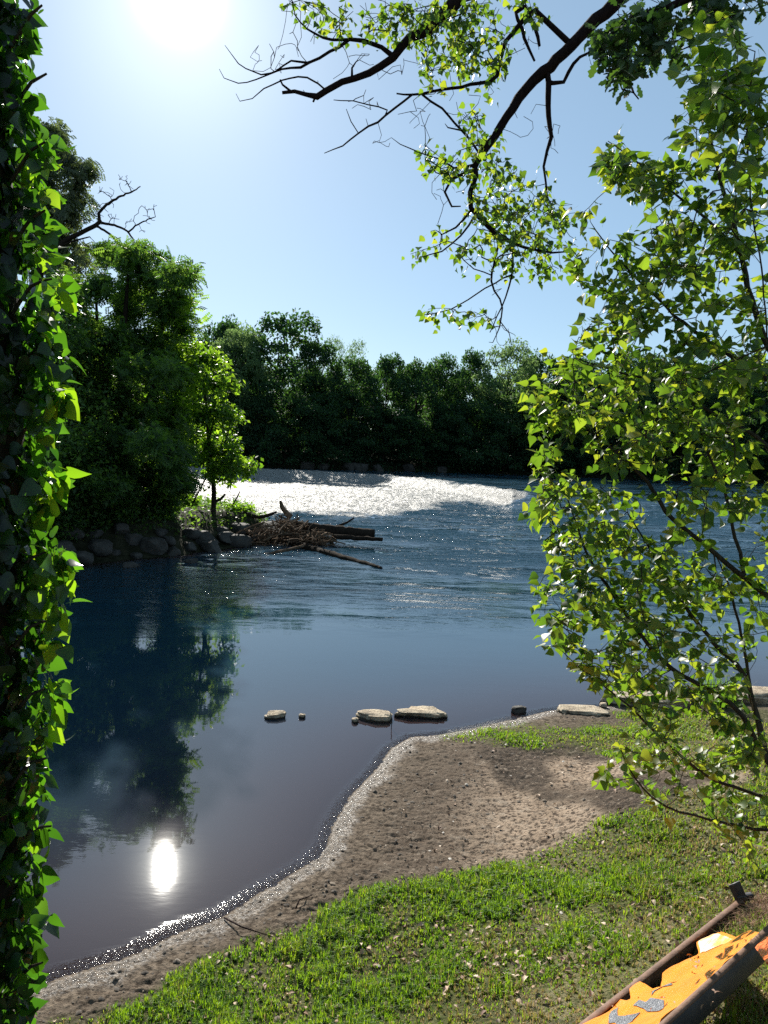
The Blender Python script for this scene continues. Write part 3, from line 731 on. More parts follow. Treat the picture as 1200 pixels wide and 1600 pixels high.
bl = [(70, 880), (100, 862), (130, 878), (152, 862), (178, 868), (205, 848), (212, 872), (238, 860), (262, 850), (270, 866), (295, 858), (318, 848), (330, 862), (352, 846), (372, 852), (395, 842), (300, 838), (250, 836), (345, 832), (150, 838), (190, 830), (110, 836), (376, 834)]
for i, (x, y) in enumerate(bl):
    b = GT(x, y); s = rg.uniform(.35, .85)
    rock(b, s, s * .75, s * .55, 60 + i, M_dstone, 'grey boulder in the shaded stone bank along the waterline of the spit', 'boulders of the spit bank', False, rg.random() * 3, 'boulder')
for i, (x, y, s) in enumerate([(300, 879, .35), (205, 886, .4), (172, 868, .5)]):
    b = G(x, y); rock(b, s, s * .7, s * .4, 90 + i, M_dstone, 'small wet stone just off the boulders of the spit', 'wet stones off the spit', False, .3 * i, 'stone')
for i, (x, y, s) in enumerate([(480, 728, 1.6), (505, 727, 1.3), (545, 729, 1.6), (590, 730, 1.4), (640, 731, 1.8), (690, 735, 1.4), (560, 727, 2.0)]):
    p = G(x, y + 4, UP + .1); k = (far_y(p[0]) + .3) / p[1]; p = np.array([p[0] * k, far_y(p[0] * k) + .2, UP])
    rock(p, s * 1.2, s, s * .8, 120 + i, M_dstone, 'brown boulder at the foot of the far bank wood', 'boulders of the far bank', False, i, 'boulder')

rg = np.random.default_rng(88); n = 60000
x = rg.uniform(-24, -3.5, n); y = rg.uniform(19, 36, n); d_ = sd_poly(x, y, spit); k = (d_ > .75) & (rg.random(n) < .35 + .65 * sstep(.4, .6, fbm(x * 1.3, y * 1.3, 7, 3))); x, y = x[k], y[k]; n = len(x)
pp = np.stack([x, y, H(x, y) + rg.random(n) ** 2 * .28], -1)
V, F, r = scatter(T_small[0], T_small[1], pp, frames(rg, n, droop=-.3, spread=.7), .10 * (.5 + rg.random(n)), rg.random(n))
link('weeds', mesh_np('weeds', V, F, M_rob, dict(rnd=r)), label='low green weeds covering the top of the wooded spit', cat='weeds', kind='stuff')
# ------------------------------------------------------------------ driftwood
def log(name, label, pts, cat='log', k=10, rough=.25, seed=1, mat=M_bark, stubs=0, group=None):
    t = Tree(seed); t.limb(pts, .12, wob=.008)
    q = np.array(t.pos)
    for _ in range(stubs):
        i = t.rng.integers(1, max(2, len(q) - 1)); d = t.rng.normal(0, 1, 3); d /= np.linalg.norm(d); r = t.fix[i] * .4
        t.limb([(*q[i], r), (*(q[i] + d * r * 6), r * .5)], .1)
    t.rad = np.array(t.fix); V, F = t.mesh(k, rough)
    i0 = len(q) * k - k
    root = thing(name, V.mean(0), label, cat, group) if False else None
    c = q[0]; caps = [np.array([list(range(k))[::-1]]), np.array([list(range(i0, i0 + k))])]
    return link(name, mesh_np(name, V - c, [F] + caps, mat, None, True), None, label, cat, group, None, c)
dd = 25.5
log('driftwood_log', 'thick dark log jutting out of the driftwood tangle over the water', pxl([(455, 822, 9), (500, 827, 8.5), (545, 831, 8), (578, 834, 7.5), (586, 835, 8)], dd), seed=21, stubs=4)
log('driftwood_log', 'thin dark log lying low beside the jutting log, its end lower and farther out', pxl([(520, 838, 4, 25), (560, 841, 3.6, 24.8), (598, 843, 3, 24.6)], dd), seed=22)
log('driftwood_log', 'slender sunlit pole half in the water below the driftwood tangle', pxl([(412, 867, 2.4), (440, 861, 2.4), (475, 853, 2)], 22.5), seed=23, mat=M_drift)
p0 = G(455, 850); p1 = G(520, 868); p2 = G(595, 888)
log('driftwood_log', 'dark trunk shape added for the reflection and shadow of the jutting log, pointing down-right away from the tangle', [(*p0, .16), (*p1, .13), (*p2, .05)], seed=24, stubs=5)  # log shape added where the driftwood's reflection and shadow darken the water
log('driftwood_branch', 'short forked branch sticking up from the right end of the driftwood tangle', pxl([(515, 826, 2.5), (535, 820, 2), (553, 809, 1.2)], 26), 'branch', seed=25)
log('driftwood_branch', 'pale upright stump of branch standing on top of the driftwood tangle', pxl([(455, 808, 4.5), (446, 800, 4), (441, 793, 3.6), (438, 783, 2)], 26.5), 'branch', seed=26, mat=M_drift)
log('leaning_pole', 'dark thin pole leaning beside the bare trunk of the bright green tree', pxl([(295, 800, 1.6), (310, 770, 1.4), (324, 740, 1)], 26), 'pole', seed=27)
log('driftwood_branch', 'reddish thin branch leaning between the bare trunk and the driftwood', pxl([(358, 798, 1.3), (368, 782, 1.1), (375, 768, .6)], 26), 'branch', seed=28, mat=M_drift)
log('driftwood_branch', 'crooked branch lying left on top of the driftwood tangle', pxl([(382, 802, 2.5), (405, 808, 3), (425, 803, 2.4), (432, 800, 1.5)], 25.8), 'branch', seed=29)
rg = np.random.default_rng(31); V = []; F = []; n0 = 0
c0 = G(450, 846); 
for i in range(420):
    u = rg.random(); px_ = 385 + 130 * u + rg.normal(0, 6); hgt = 38 * (1 - abs(u - .45) * 1.5) + 6
    py_ = 852 - rg.random() ** .8 * hgt; dp = 25.3 + rg.normal(0, .8)
    c = P(px_, py_, dp); L = rg.uniform(.25, 1.0); a = rg.normal(0, 1, 3) * np.array([1, .8, .35]); a /= np.linalg.norm(a)
    m = a * L * .5; bnd = rg.normal(0, .06, 3); r = rg.uniform(.008, .035)
    v, f = tubes(np.array([c - m, c - m * .3 + bnd, c + m * .4 + bnd, c + m]), [-1, 0, 1, 2], [r, r, r * .8, r * .4], 4)
    V.append(v); F.append(f + n0); n0 += len(v)
link('driftwood_tangle', mesh_np('driftwood_tangle', np.concatenate(V) - c0, [np.concatenate(F)], M_drift), None, 'brown tangled heap of driftwood sticks at the tip of the spit', 'driftwood', None, 'stuff', c0)
# a core of silt so the heap is solid
t = rock(c0 + np.array([-.2, .2, 0]), 2.5, 1.5, 1.0, 140, M_dstone, 'dark silt mound under the driftwood heap', None, False, 0, 'silt_mound', .4)

# ------------------------------------------------------------------ ivy covered trunk at the left edge
rg = np.random.default_rng(3)
DT = 2.15
cx, cyy = P(-150, 800, DT)[:2]; gz0 = float(H(np.array([cx]), np.array([cyy]))[0])
edge = [(-200, -14), (0, -12), (150, -4), (300, 8), (450, 18), (600, 26), (750, 26), (900, 20), (1050, 20), (1200, 18), (1400, 14), (1600, 4), (1900, 0)]
t = Tree(41); pts = []
for y, x in edge[::-1]:
    e = P(x, y, DT); ctr = e + np.array([-.24, 0.02, 0]); pts.append((*ctr, .225))
pts[0] = (*pts[0][:3], .30); pts.append((pts[-1][0] - .1, pts[-1][1], 7.0, .18))
t.limb(pts, .08); t.rad = np.array(t.fix) 
base = np.array(pts[0][:3]); base[2] = float(H(base[:1], base[1:2])[0])
root = thing('ivy_covered_tree', base, 'tall dark tree trunk smothered in ivy at the left edge', 'tree')
V, F = t.mesh(28, .10); part('trunk', V, [F], M_bark, root, None, True)
# ivy: leaves on the skin, and sprays that stand off the right side
tp = np.array(t.pos); N = 11500
i = rg.integers(0, len(tp), N); a = rg.normal(-.5, 1.5, N)       # 0 = +X side
off = np.abs(rg.normal(0.02, .035, N)) + .225
pos_ = tp[i] + np.stack([np.cos(a) * off, np.sin(a) * off, rg.normal(0, .05, N)], -1)
out = np.stack([np.cos(a), np.sin(a), np.zeros(N)], -1)
pos_ = pos_ - out * .01
al_ = rg.normal(0, .6, (N, 3)) + out * .35 + np.array([0, 0, -.75]); al_ /= np.linalg.norm(al_, axis=1, keepdims=True)
nn = out + rg.normal(0, .6, (N, 3)); nn -= al_ * (nn * al_).sum(1, keepdims=True); nn /= np.linalg.norm(nn, axis=1, keepdims=True)
R1 = np.stack([al_, np.cross(nn, al_), nn], -1)
sp = [(45, 45, 10, 40, 22), (35, 110, 8, 25, 8), (48, 170, 10, 35, 14), (75, 235, 16, 40, 26), (68, 300, 18, 30, 20), (80, 380, 12, 40, 18), (105, 455, 14, 18, 14), (75, 500, 15, 25, 16), (95, 555, 22, 30, 34),
      (100, 610, 14, 24, 20), (75, 650, 12, 40, 20), (95, 745, 16, 30, 24), (75, 790, 12, 30, 12), (100, 862, 22, 14, 20), (95, 900, 25, 25, 26), (98, 950, 22, 22, 20), (90, 1000, 18, 15, 8), (95, 1075, 14, 20, 16), (90, 1100, 15, 15, 10),
      (75, 1150, 10, 40, 14), (70, 1250, 8, 60, 18), (68, 1370, 8, 50, 16), (55, 1480, 10, 50, 14), (48, 1560, 10, 40, 12)]
sp = [(x - 16 - (8 if y > 1150 else 0), y, rx * 1.05, ry * .9, int(n * 1.3)) for x, y, rx, ry, n in sp]
pos2 = blobs(rg, sp, DT, .05)
al2 = rg.normal(0, .5, (len(pos2), 3)) + np.array([.25, 0, -.55]); al2 /= np.linalg.norm(al2, axis=1, keepdims=True)
nn = rg.normal(0, .8, (len(pos2), 3)) + np.array([.2, .5, .25]); nn -= al2 * (nn * al2).sum(1, keepdims=True); nn /= np.linalg.norm(nn, axis=1, keepdims=True)
R2 = np.stack([al2, np.cross(nn, al2), nn], -1)
pa = np.concatenate([pos_, pos2]); Ra = np.concatenate([R1, R2])
S = np.where(np.arange(len(pa)) < N, .034 + .02 * fbm(pa[:, 2] * 3, pa[:, 0] * 3, 5, 2), .048) * (.5 + .85 * rg.random(len(pa)))
V, F, r = scatter(T_ivy[0], T_ivy[1], pa, Ra, S, np.where(np.arange(len(pa)) < N, .32 * rg.random(len(pa)), (.1 + .9 * rg.random(len(pa))) * sstep(10, 60, proj(pa)[0])))  # ivy tint dark inside, bright to the right: backlight put into the colour
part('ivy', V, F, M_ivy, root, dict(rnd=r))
# climbing stems that carry the sprays
rg43 = np.random.default_rng(43)
for k in range(16):
    y0 = 1650 - k * 105; e = P(45, y0, DT); t = Tree(500 + k)
    t.limb([(e[0] - .05, e[1], e[2], .006), (e[0] + .015, e[1] - .02, e[2] + .08, .005), (e[0] + .05 + .03 * rg43.random(), e[1] - .03, e[2] + .10, .003)], .03)
    t.rad = np.array(t.fix); V, F = t.mesh(5); part('stem', V, [F], M_sap, root)

# ------------------------------------------------------------------ overhanging poplar, upper right
rg = np.random.default_rng(6)
DP = 5.4
t = Tree(51)
bx = P(1500, 700, 5.0); bx[2] = float(H(bx[:1], bx[1:2])[0])
t.limb([(*bx, .24), (bx[0] - .05, bx[1], 3.2, .20), (bx[0] - .15, bx[1] + .1, 5.0, .16), *pxl([(1330, -260, 30, 5.2)], DP)], .2)
t.limb(pxl([(1330, -260, 22, 5.2), (1150, -150, 16, 5.3), (1020, -50, 13), (960, 5, 11), (905, 58, 9), (860, 103, 9.5), (835, 125, 8.5), (800, 170, 7), (765, 225, 6.2), (748, 245, 6), (742, 262, 5), (745, 275, 4), (735, 300, 4.5), (738, 325, 4.2), (760, 350, 3.8), (785, 372, 3), (840, 392, 2), (900, 395, 1)], DP), .07, wob=.004)
t.limb(pxl([(1150, -150, 14, 5.3), (900, -120, 12), (760, -60, 11.5), (712, 0, 11), (690, 22, 9), (672, 45, 8.5), (640, 58, 7), (614, 90, 6), (575, 113, 5.5), (535, 128, 5), (508, 143, 5.5), (495, 152, 5), (480, 148, 3.6), (458, 143, 3), (442, 146, 2.4)], DP), .07, wob=.004)
for L in [[(612, 86, 4), (595, 72, 3.5), (570, 64, 3.3), (545, 61, 3), (530, 72, 2.4), (500, 90, 2.2), (470, 104, 2), (440, 108, 1.5), (408, 118, 1.2), (385, 108, .9), (365, 90, .7), (352, 70, .4)],
          [(545, 62, 2.4), (505, 60, 2), (480, 45, 1.4), (462, 25, 1), (455, 0, .6)],
          [(480, 98, 1.8), (455, 95, 1.5), (430, 112, 1.3), (400, 124, 1), (372, 130, .8), (350, 122, .6), (342, 108, .4)],
          [(508, 140, 1.4), (480, 120, 1.4), (440, 126, 1.2), (412, 138, 1), (395, 155, .7), (375, 158, .6), (368, 145, .3)],
          [(455, 143, 2), (443, 132, 1.6), (438, 125, 1.2)], [(493, 150, 2), (489, 160, 1.5)],
          [(550, 120, 2.2), (550, 105, 1.6), (556, 95, .9)],
          [(835, 15, 4), (800, 50, 3.6), (785, 80, 3.4), (776, 118, 3.2), (765, 128, 3), (735, 132, 2.6), (705, 138, 2.4), (660, 146, 2), (620, 147, 1.2)],
          [(645, 147, 2), (615, 170, 1.9), (590, 190, 1.7), (560, 208, 1.4), (535, 228, 1.1), (508, 240, .6)],
          [(605, 172, 1.2), (575, 165, 1), (550, 158, .9), (520, 158, .6)], [(560, 208, .8), (548, 190, .8), (540, 170, .5)],
          [(855, 112, 5), (858, 150, 4.4), (857, 180, 4), (862, 215, 3.2), (855, 235, 2.6), (850, 260, 2), (856, 330, 1.2)],
          [(820, 10, 3), (835, 40, 3), (843, 72, 2.4)], [(806, 20, 3), (820, 60, 2.6), (835, 95, 1.8)],
          [(864, 130, 3.4), (880, 128, 3), (888, 112, 3), (905, 90, 2.4), (925, 80, 1.6), (945, 55, 1)],
          [(660, 148, 1.8), (690, 170, 1.8), (710, 190, 2), (735, 220, 2.2), (748, 240, 2.2)], [(735, 220, 2), (725, 205, 1.5), (700, 200, 1)],
          [(742, 258, 3), (710, 262, 1.6), (690, 250, 1.2), (660, 240, 1), (625, 225, .7), (612, 215, .4)],
          [(742, 265, 3), (705, 280, 2.4), (695, 300, 2), (705, 322, 1.6), (720, 322, 1)], [(735, 330, 2), (712, 355, 1.6), (690, 366, 1)],
          [(740, 340, 2), (720, 368, 1.4), (690, 392, 1.2), (655, 402, .8)], [(785, 372, 2), (775, 400, 1.8), (768, 440, 1.6), (785, 480, 1.3), (780, 510, 1), (770, 535, .6)],
          [(800, 385, 1.8), (800, 430, 1.5), (790, 465, 1.2), (765, 520, .7)], [(785, 435, 1.2), (745, 460, 1.1), (720, 475, 1), (690, 488, .9), (655, 492, .6)], [(768, 430, 1), (740, 420, .9), (715, 395, .6)],
          [(780, 500, .8), (795, 520, .7), (800, 540, .4)]]:
    t.limb(pxl(L, DP), .06, wob=.003)
att = blobs(rg, [(560, 25, 75, 32, 30), (475, 8, 30, 14, 8), (640, 35, 50, 35, 30), (700, 60, 50, 45, 44), (755, 85, 45, 45, 44), (690, 15, 90, 25, 36), (800, 15, 50, 25, 16), (690, 105, 45, 22, 18), (760, 140, 20, 14, 5),
                 (675, 235, 22, 22, 8), (750, 200, 42, 36, 18), (725, 250, 45, 28, 22), (775, 265, 35, 25, 16), (800, 305, 55, 34, 38), (845, 350, 60, 40, 44), (760, 330, 35, 35, 18), (890, 350, 25, 35, 12), (680, 355, 12, 8, 3), (648, 397, 14, 6, 4), (705, 392, 25, 16, 6),
                 (735, 395, 25, 20, 8), (690, 487, 30, 6, 7), (745, 492, 22, 12, 7), (800, 410, 40, 18, 16), (850, 430, 40, 14, 9), (815, 375, 60, 20, 20)], DP, .35, 1.15)
t.grow(att, .06, .2, 1.2)
tips = list(t.tips)
bare = blobs(rg, [(420, 90, 30, 40, 16), (470, 60, 30, 30, 10), (440, 30, 20, 30, 5), (500, 130, 30, 25, 8), (570, 165, 30, 25, 10), (620, 110, 40, 30, 8), (560, 90, 40, 20, 10), (700, 170, 50, 30, 20), (640, 190, 30, 15, 5), (600, 215, 25, 12, 4), (840, 60, 30, 25, 8), (860, 220, 20, 40, 8), (700, 300, 25, 20, 8), (780, 520, 25, 20, 6), (770, 470, 25, 30, 5), (820, 200, 30, 30, 6), (730, 110, 60, 20, 10)], DP, .25)
t.grow(bare, .06, .35, .9)
t.radii(.0018, .4)
root = thing('poplar_tree', bx, 'overhanging poplar with dark crooked boughs crossing the upper sky, half its twigs bare', 'tree')
V, F = t.mesh(7, .12); part('trunk', V, [F], M_twig, root, None, True)
s, dr = t.leaf_sites(4, 4, tips); s = s + t.rng.normal(0, .03, s.shape)
leaves_part('leaves', root, T_pop, s, frames(t.rng, len(s), droop=.9, spread=.9, fwd=dr), .045, M_pop, t.rng)

# ------------------------------------------------------------------ oak at the very top right
t = Tree(61); DO = 4.9; bo = P(1750, 700, 4.6); bo[2] = float(H(bo[:1], bo[1:2])[0])
t.limb([(*bo, .2), (bo[0], bo[1], 4.0, .17), *pxl([(1500, -250, 30, 4.8), (1300, -140, 16), (1180, -60, 10), (1090, -10, 7), (1030, 20, 5), (985, 60, 3), (975, 105, 2), (990, 145, 1.6), (998, 155, 1)], DO)], .12)
t.limb(pxl([(1040, 15, 4), (990, 25, 3), (950, 60, 2), (915, 85, 1)], DO), .08)
t.limb(pxl([(1120, -20, 4), (1110, 50, 2), (1060, 80, 1)], DO), .08)
att = blobs(rg, [(1010, 30, 60, 32, 46), (960, 55, 40, 28, 28), (970, 100, 28, 28, 20), (1000, 85, 24, 26, 16), (930, 85, 22, 12, 9), (1050, 70, 40, 35, 26), (1090, 20, 60, 25, 40), (960, 125, 14, 12, 6), (1160, 10, 60, 20, 20)], DO, .25)
t.grow(att, .07, .2, 1.2); t.radii(.002, .4)
root = thing('oak_tree', bo, 'oak bough with dark lobed leaves hanging into the top right of the sky', 'tree')
V, F = t.mesh(6, .1); part('trunk', V, [F], M_twig, root, None, True)
s, dr = t.leaf_sites(4, 4); s = s + t.rng.normal(0, .02, s.shape)
leaves_part('leaves', root, T_oak, s, frames(t.rng, len(s), droop=.5, spread=.8, fwd=dr), .085, M_oak, t.rng)

# ------------------------------------------------------------------ poplar sapling, right foreground
def pxl2(L, dep): return pxl(L, dep, .72)
DSP = 3.3; t = Tree(71); rg = np.random.default_rng(8)
bs = GT(1270, 1420); bdp = float((bs - CAM) @ _f)
t.limb([(*bs, .030), *pxl2([(1262, 1320, 10, bdp), (1240, 1240, 8, 3.1)], DSP)], .06)
t.limb(pxl2([(1240, 1240, 8, 3.1), (1200, 1190, 7), (1160, 1120, 6), (1120, 1085, 5.5), (1050, 1045, 5), (1000, 990, 4.5), (960, 930, 4), (925, 880, 3), (900, 820, 2), (880, 760, 1.3)], DSP), .05, wob=.002)
t.limb(pxl2([(1200, 1190, 7), (1165, 1060, 5), (1120, 1010, 4.5), (1080, 960, 4), (1040, 900, 3), (1010, 850, 2), (980, 800, 1.4)], DSP + .15), .05, wob=.002)
t.limb(pxl2([(1250, 1280, 10, 3.1), (1290, 1050, 9), (1230, 960, 7), (1165, 905, 6), (1100, 850, 5), (1040, 800, 4.5), (1010, 750, 4), (960, 705, 3.4), (930, 680, 2.2), (880, 640, 1.4)], DSP - .1), .05, wob=.002)
t.limb(pxl2([(1165, 905, 4.5), (1150, 840, 4), (1130, 760, 3.4), (1100, 690, 2.6), (1080, 620, 2), (1050, 560, 1.2)], DSP - .1), .05, wob=.002)
t.limb(pxl2([(1290, 1060, 10), (1300, 850, 9), (1260, 640, 8), (1200, 540, 7), (1170, 450, 6), (1150, 360, 5), (1125, 280, 4), (1105, 180, 3), (1120, 90, 1.6)], DSP), .05, wob=.002)
t.limb(pxl2([(1200, 540, 5), (1190, 420, 4), (1175, 330, 3.2), (1168, 200, 2.2), (1180, 80, 1.2)], DSP - .3), .05, wob=.002)
t.limb(pxl2([(1260, 640, 6), (1180, 580, 5), (1100, 530, 4), (1040, 480, 3), (980, 420, 2), (930, 360, 1.2)], DSP + .2), .05, wob=.002)
t.limb(pxl2([(1160, 400, 4), (1100, 340, 3), (1040, 290, 2.2), (980, 240, 1.4), (950, 220, .8)], DSP), .05, wob=.002)
t.limb(pxl2([(1300, 850, 7), (1200, 700, 5), (1120, 650, 4), (1040, 600, 3), (960, 580, 2), (900, 560, 1)], DSP + .1), .05, wob=.002)
t.limb(pxl2([(1245, 1260, 6, 3.1), (1180, 1240, 4), (1110, 1215, 3.4), (1040, 1160, 3), (980, 1100, 2.2), (930, 1060, 1.4), (880, 1020, 1)], DSP), .05, wob=.002)
t.limb(pxl2([(1255, 1300, 5, 3.0), (1180, 1295, 4), (1110, 1280, 3), (1040, 1260, 2.4), (990, 1215, 1.8), (970, 1170, 1)], DSP - .15), .05, wob=.002)
t.limb(pxl2([(1190, 1170, 4), (1160, 1000, 3), (1140, 920, 2.4), (1120, 870, 1)], DSP + .1), .05, wob=.002)
att = blobs(rg, [(1130, 95, 60, 80, 44, 3.0), (1165, 200, 45, 80, 40, 3.0), (1095, 190, 40, 60, 20, 3.0), (1060, 290, 80, 45, 46), (985, 265, 50, 32, 34), (1155, 350, 50, 70, 40), (1050, 385, 90, 40, 54), (960, 240, 30, 18, 8),
                 (1040, 460, 110, 50, 74), (940, 420, 40, 50, 12), (910, 340, 16, 20, 3), (900, 400, 20, 30, 6), (960, 520, 60, 30, 34), (1110, 560, 90, 60, 74), (890, 560, 40, 25, 10), (1000, 590, 80, 40, 48), (870, 625, 45, 35, 26), (865, 660, 40, 30, 20), (930, 640, 50, 40, 20),
                 (1030, 660, 90, 30, 60), (985, 700, 70, 30, 30), (1120, 680, 60, 50, 34), (860, 735, 35, 35, 18), (900, 775, 60, 35, 26), (850, 790, 28, 25, 10), (1150, 740, 50, 60, 20), (960, 800, 60, 30, 20),
                 (960, 865, 90, 38, 50), (880, 850, 35, 35, 16), (1060, 850, 50, 40, 16), (890, 930, 55, 45, 40), (1000, 930, 90, 45, 60), (960, 990, 90, 40, 50), (870, 1000, 35, 22, 10), (1060, 1000, 40, 40, 16),
                 (950, 1050, 60, 25, 22), (1150, 1000, 40, 22, 8), (1190, 980, 20, 40, 6), (1030, 1070, 70, 40, 20), (1060, 1120, 80, 40, 22), (985, 1195, 45, 35, 14), (1080, 1180, 70, 30, 16), (1040, 1235, 60, 22, 9), (1150, 1260, 50, 40, 14), (1160, 1120, 40, 50, 12), (1185, 1330, 22, 22, 5), (940, 1215, 14, 14, 3), (1150, 1180, 50, 50, 22), (1120, 1060, 60, 40, 18), (1180, 900, 30, 60, 14), (1100, 930, 50, 40, 16), (1180, 820, 30, 60, 14), (1100, 760, 60, 50, 22), (1170, 620, 40, 60, 22), (1180, 470, 30, 60, 16)], DSP, .28, 1.1)
t.grow(att, .05, .2, 1.0); t.radii(.0013, .38)
root = thing('poplar_sapling', bs, 'leafy young poplar with many thin slanting stems, right foreground', 'sapling')
V, F = t.mesh(6, .08); part('trunk', V, [F], M_sap, root, None, True)
s, dr = t.leaf_sites(5, 3); s = s + t.rng.normal(0, .015, s.shape)
near_ = proj(s)[1]; szz = np.where(near_ < 260, .050, .042)
Rr = frames(t.rng, len(s), droop=.35, spread=.75, fwd=dr)
V, F, r = scatter(T_pop[0], T_pop[1], s, Rr, szz * (.6 + .75 * t.rng.random(len(s))), t.rng.random(len(s)) ** 1.2)
part('leaves', V, F, M_pop, root, dict(rnd=r))

# ------------------------------------------------------------------ reeds
M_grass = leaf_mat('grass_blade', [(0, (.03, .075, .012)), (.55, (.08, .16, .02)), (.85, (.16, .21, .035)), (.9, (.26, .20, .09)), (1, (.36, .28, .15))],
                   [(0, (.10, .26, .008)), (.55, (.32, .54, .015)), (.85, (.52, .62, .03)), (.9, (.30, .22, .08)), (1, (.38, .28, .12))], .45, .5, .35)
def blades(pos, ht, wd, lean, rng, rnd):
    n = len(pos); a = rng.random(n) * 2 * pi; dx = np.stack([np.cos(a), np.sin(a), np.zeros(n)], -1); wv_ = np.stack([-np.sin(a), np.cos(a), np.zeros(n)], -1)
    up = np.array([0, 0, 1.0]); ht = ht[:, None]; lean = lean[:, None]; wd = wd[:, None]
    b0 = pos - up * .005; m = pos + up * ht * .55 + dx * lean * ht * .3; tpt = pos + up * ht * (1 - .35 * lean) + dx * lean * ht
    V = np.stack([b0 - wv_ * wd, b0 + wv_ * wd, m + wv_ * wd * .8, m - wv_ * wd * .8, tpt], 1).reshape(-1, 3)
    k = np.arange(n)[:, None] * 5
    return V, [k + np.array([[0, 1, 2, 3]]), k + np.array([[3, 2, 4]])], np.repeat(rnd, 5)
rg = np.random.default_rng(12); b = GT(1118, 1102); n = 260
pp = b + np.stack([rg.normal(0, .11, n), rg.normal(0, .08, n), np.zeros(n)], -1)
V, F, r = blades(pp, rg.uniform(.18, .48, n), np.full(n, .005), rg.uniform(.1, .5, n), rg, rg.random(n) * .5)
root = thing('reed_clump', b, 'dark upright reed clump between the two pale rock ledges', 'reeds'); part('blades', V, F, M_grass, root, dict(rnd=r))

# ------------------------------------------------------------------ grass
rg = np.random.default_rng(14)
N = 1300000
u = rg.random(N); rad_ = 1.7 + 8.2 * u ** 1.15; th = rg.uniform(-.60, .60, N)
x = rad_ * np.sin(th); y = rad_ * np.cos(th)
tc = 0.05; jx = (_hash(np.floor(x / tc), np.floor(y / tc), 5) - .5) * tc + (np.floor(x / tc) + .5) * tc; jy = (_hash(np.floor(x / tc), np.floor(y / tc), 6) - .5) * tc + (np.floor(y / tc) + .5) * tc
tuft = _hash(np.floor(x / tc), np.floor(y / tc), 7) < .55
x = np.where(tuft, jx + (x - jx) * .45, x); y = np.where(tuft, jy + (y - jy) * .45, y)
z = H(x, y); g = grass_cover(x, y, z); d = sd_poly(x, y, land_poly)
cl = fbm(x * 3.1, y * 3.1, 81, 4); cl2 = fbm(x * 9, y * 9, 83, 3)
k = (rg.random(N) < g ** 1.5 * (.45 + .75 * sstep(.35, .6, cl))) & (d > .08) & (g > .12)
x, y, z, g, cl, cl2 = x[k], y[k], z[k], g[k], cl[k], cl2[k]; n = len(x)
ht = (.016 + .040 * rg.random(n) ** 1.5) * (.55 + 1.0 * sstep(.42, .72, cl) + .5 * sstep(.45, .7, cl2)) * (.45 + .55 * g)
px, py, _ = proj(np.stack([x, y, z], -1))
dry = np.clip(.06 + .35 * sstep(.55, .38, cl) + .3 * sstep(1450, 1580, py) * sstep(600, 800, px) + .3 * sstep(930, 1050, px), 0, .75)
rn = np.where(rg.random(n) < dry, .87 + .13 * rg.random(n), np.clip(.15 + .55 * cl2 + .35 * (rg.random(n) - .3), 0, .84))
V, F, r = blades(np.stack([x, y, z], -1), ht, .0013 + .0011 * rg.random(n) + .00016 * np.hypot(x, y), rg.uniform(.15, 1.0, n), rg, rn)
link('grass', mesh_np('grass', V, F, M_grass, dict(rnd=r)), label='short uneven sunlit grass on the bank', cat='grass', kind='stuff')
# tall blades in the bottom right corner
n = 420; b = GT(1180, 1640); 
pp = np.array([GT(xx, yy) for xx, yy in zip(rg.uniform(1085, 1260, 60), rg.uniform(1590, 1720, 60))])[rg.integers(0, 60, n)] + rg.normal(0, .03, (n, 3)) * np.array([1, 1, 0])
V, F, r = blades(pp, rg.uniform(.06, .17, n), np.full(n, .003), rg.uniform(.1, .7, n), rg, rg.random(n) * .8)
root = thing('grass_tuft', b, 'tall grass tuft in the bottom right corner below the steel beam', 'grass tuft'); part('blades', V, F, M_grass, root, dict(rnd=r))

# dead leaves, twigs and clods strewn on the bank
M = Mat('dead_leaf'); M_dead = M.done(M.pr(M.ramp(M.attr('rnd'), [(0, (.12, .06, .035)), (.5, (.30, .19, .12)), (1, (.48, .38, .28))]), .7, .3))
n = 15000; rad_ = 1.7 + 6.5 * rg.random(n) ** 1.2; th = rg.uniform(-.6, .6, n); x = rad_ * np.sin(th); y = rad_ * np.cos(th)
px, py, _ = proj(np.stack([x, y, H(x, y)], -1)); g = grass_cover(x, y, H(x, y)); dsh_ = sd_poly(x, y, land_poly)
c = fbm(x * 2.5, y * 2.5, 101, 3)
pr_ = .08 * (dsh_ > .5) + .95 * sstep(.40, .54, c) * sstep(660, 800, px) * sstep(1430, 1520, py) + .35 * sstep(.45, .6, c) * (g > .2) + .16 * sstep(950, 1050, px) * (g > .1)
k = (rg.random(n) < pr_) & (dsh_ > .3); x, y = x[k], y[k]; n = len(x)
pp = np.stack([x, y, H(x, y) + .012 + .012 * rg.random(n)], -1)
al_ = rg.normal(0, 1, (n, 3)) * np.array([1, 1, .3]); al_ /= np.linalg.norm(al_, axis=1, keepdims=True); nn = np.array([0, 0, 1.]) + rg.normal(0, .4, (n, 3)); nn -= al_ * (nn * al_).sum(1, keepdims=True); nn /= np.linalg.norm(nn, axis=1, keepdims=True)
V, F, r = scatter(*outline([(0, .05), (.25, .3), (.6, .25), (1, 0)], .5, -.5)[:1], [np.array(outline([(0, .05), (.25, .3), (.6, .25), (1, 0)])[1])], pp, np.stack([al_, np.cross(nn, al_), nn], -1), .030 * (.5 + rg.random(n)), rg.random(n))
link('dead_leaves', mesh_np('dead_leaves', V, F, M_dead, dict(rnd=r)), label='scattered pale brown dead leaves lying in the grass', cat='leaf litter', kind='stuff')
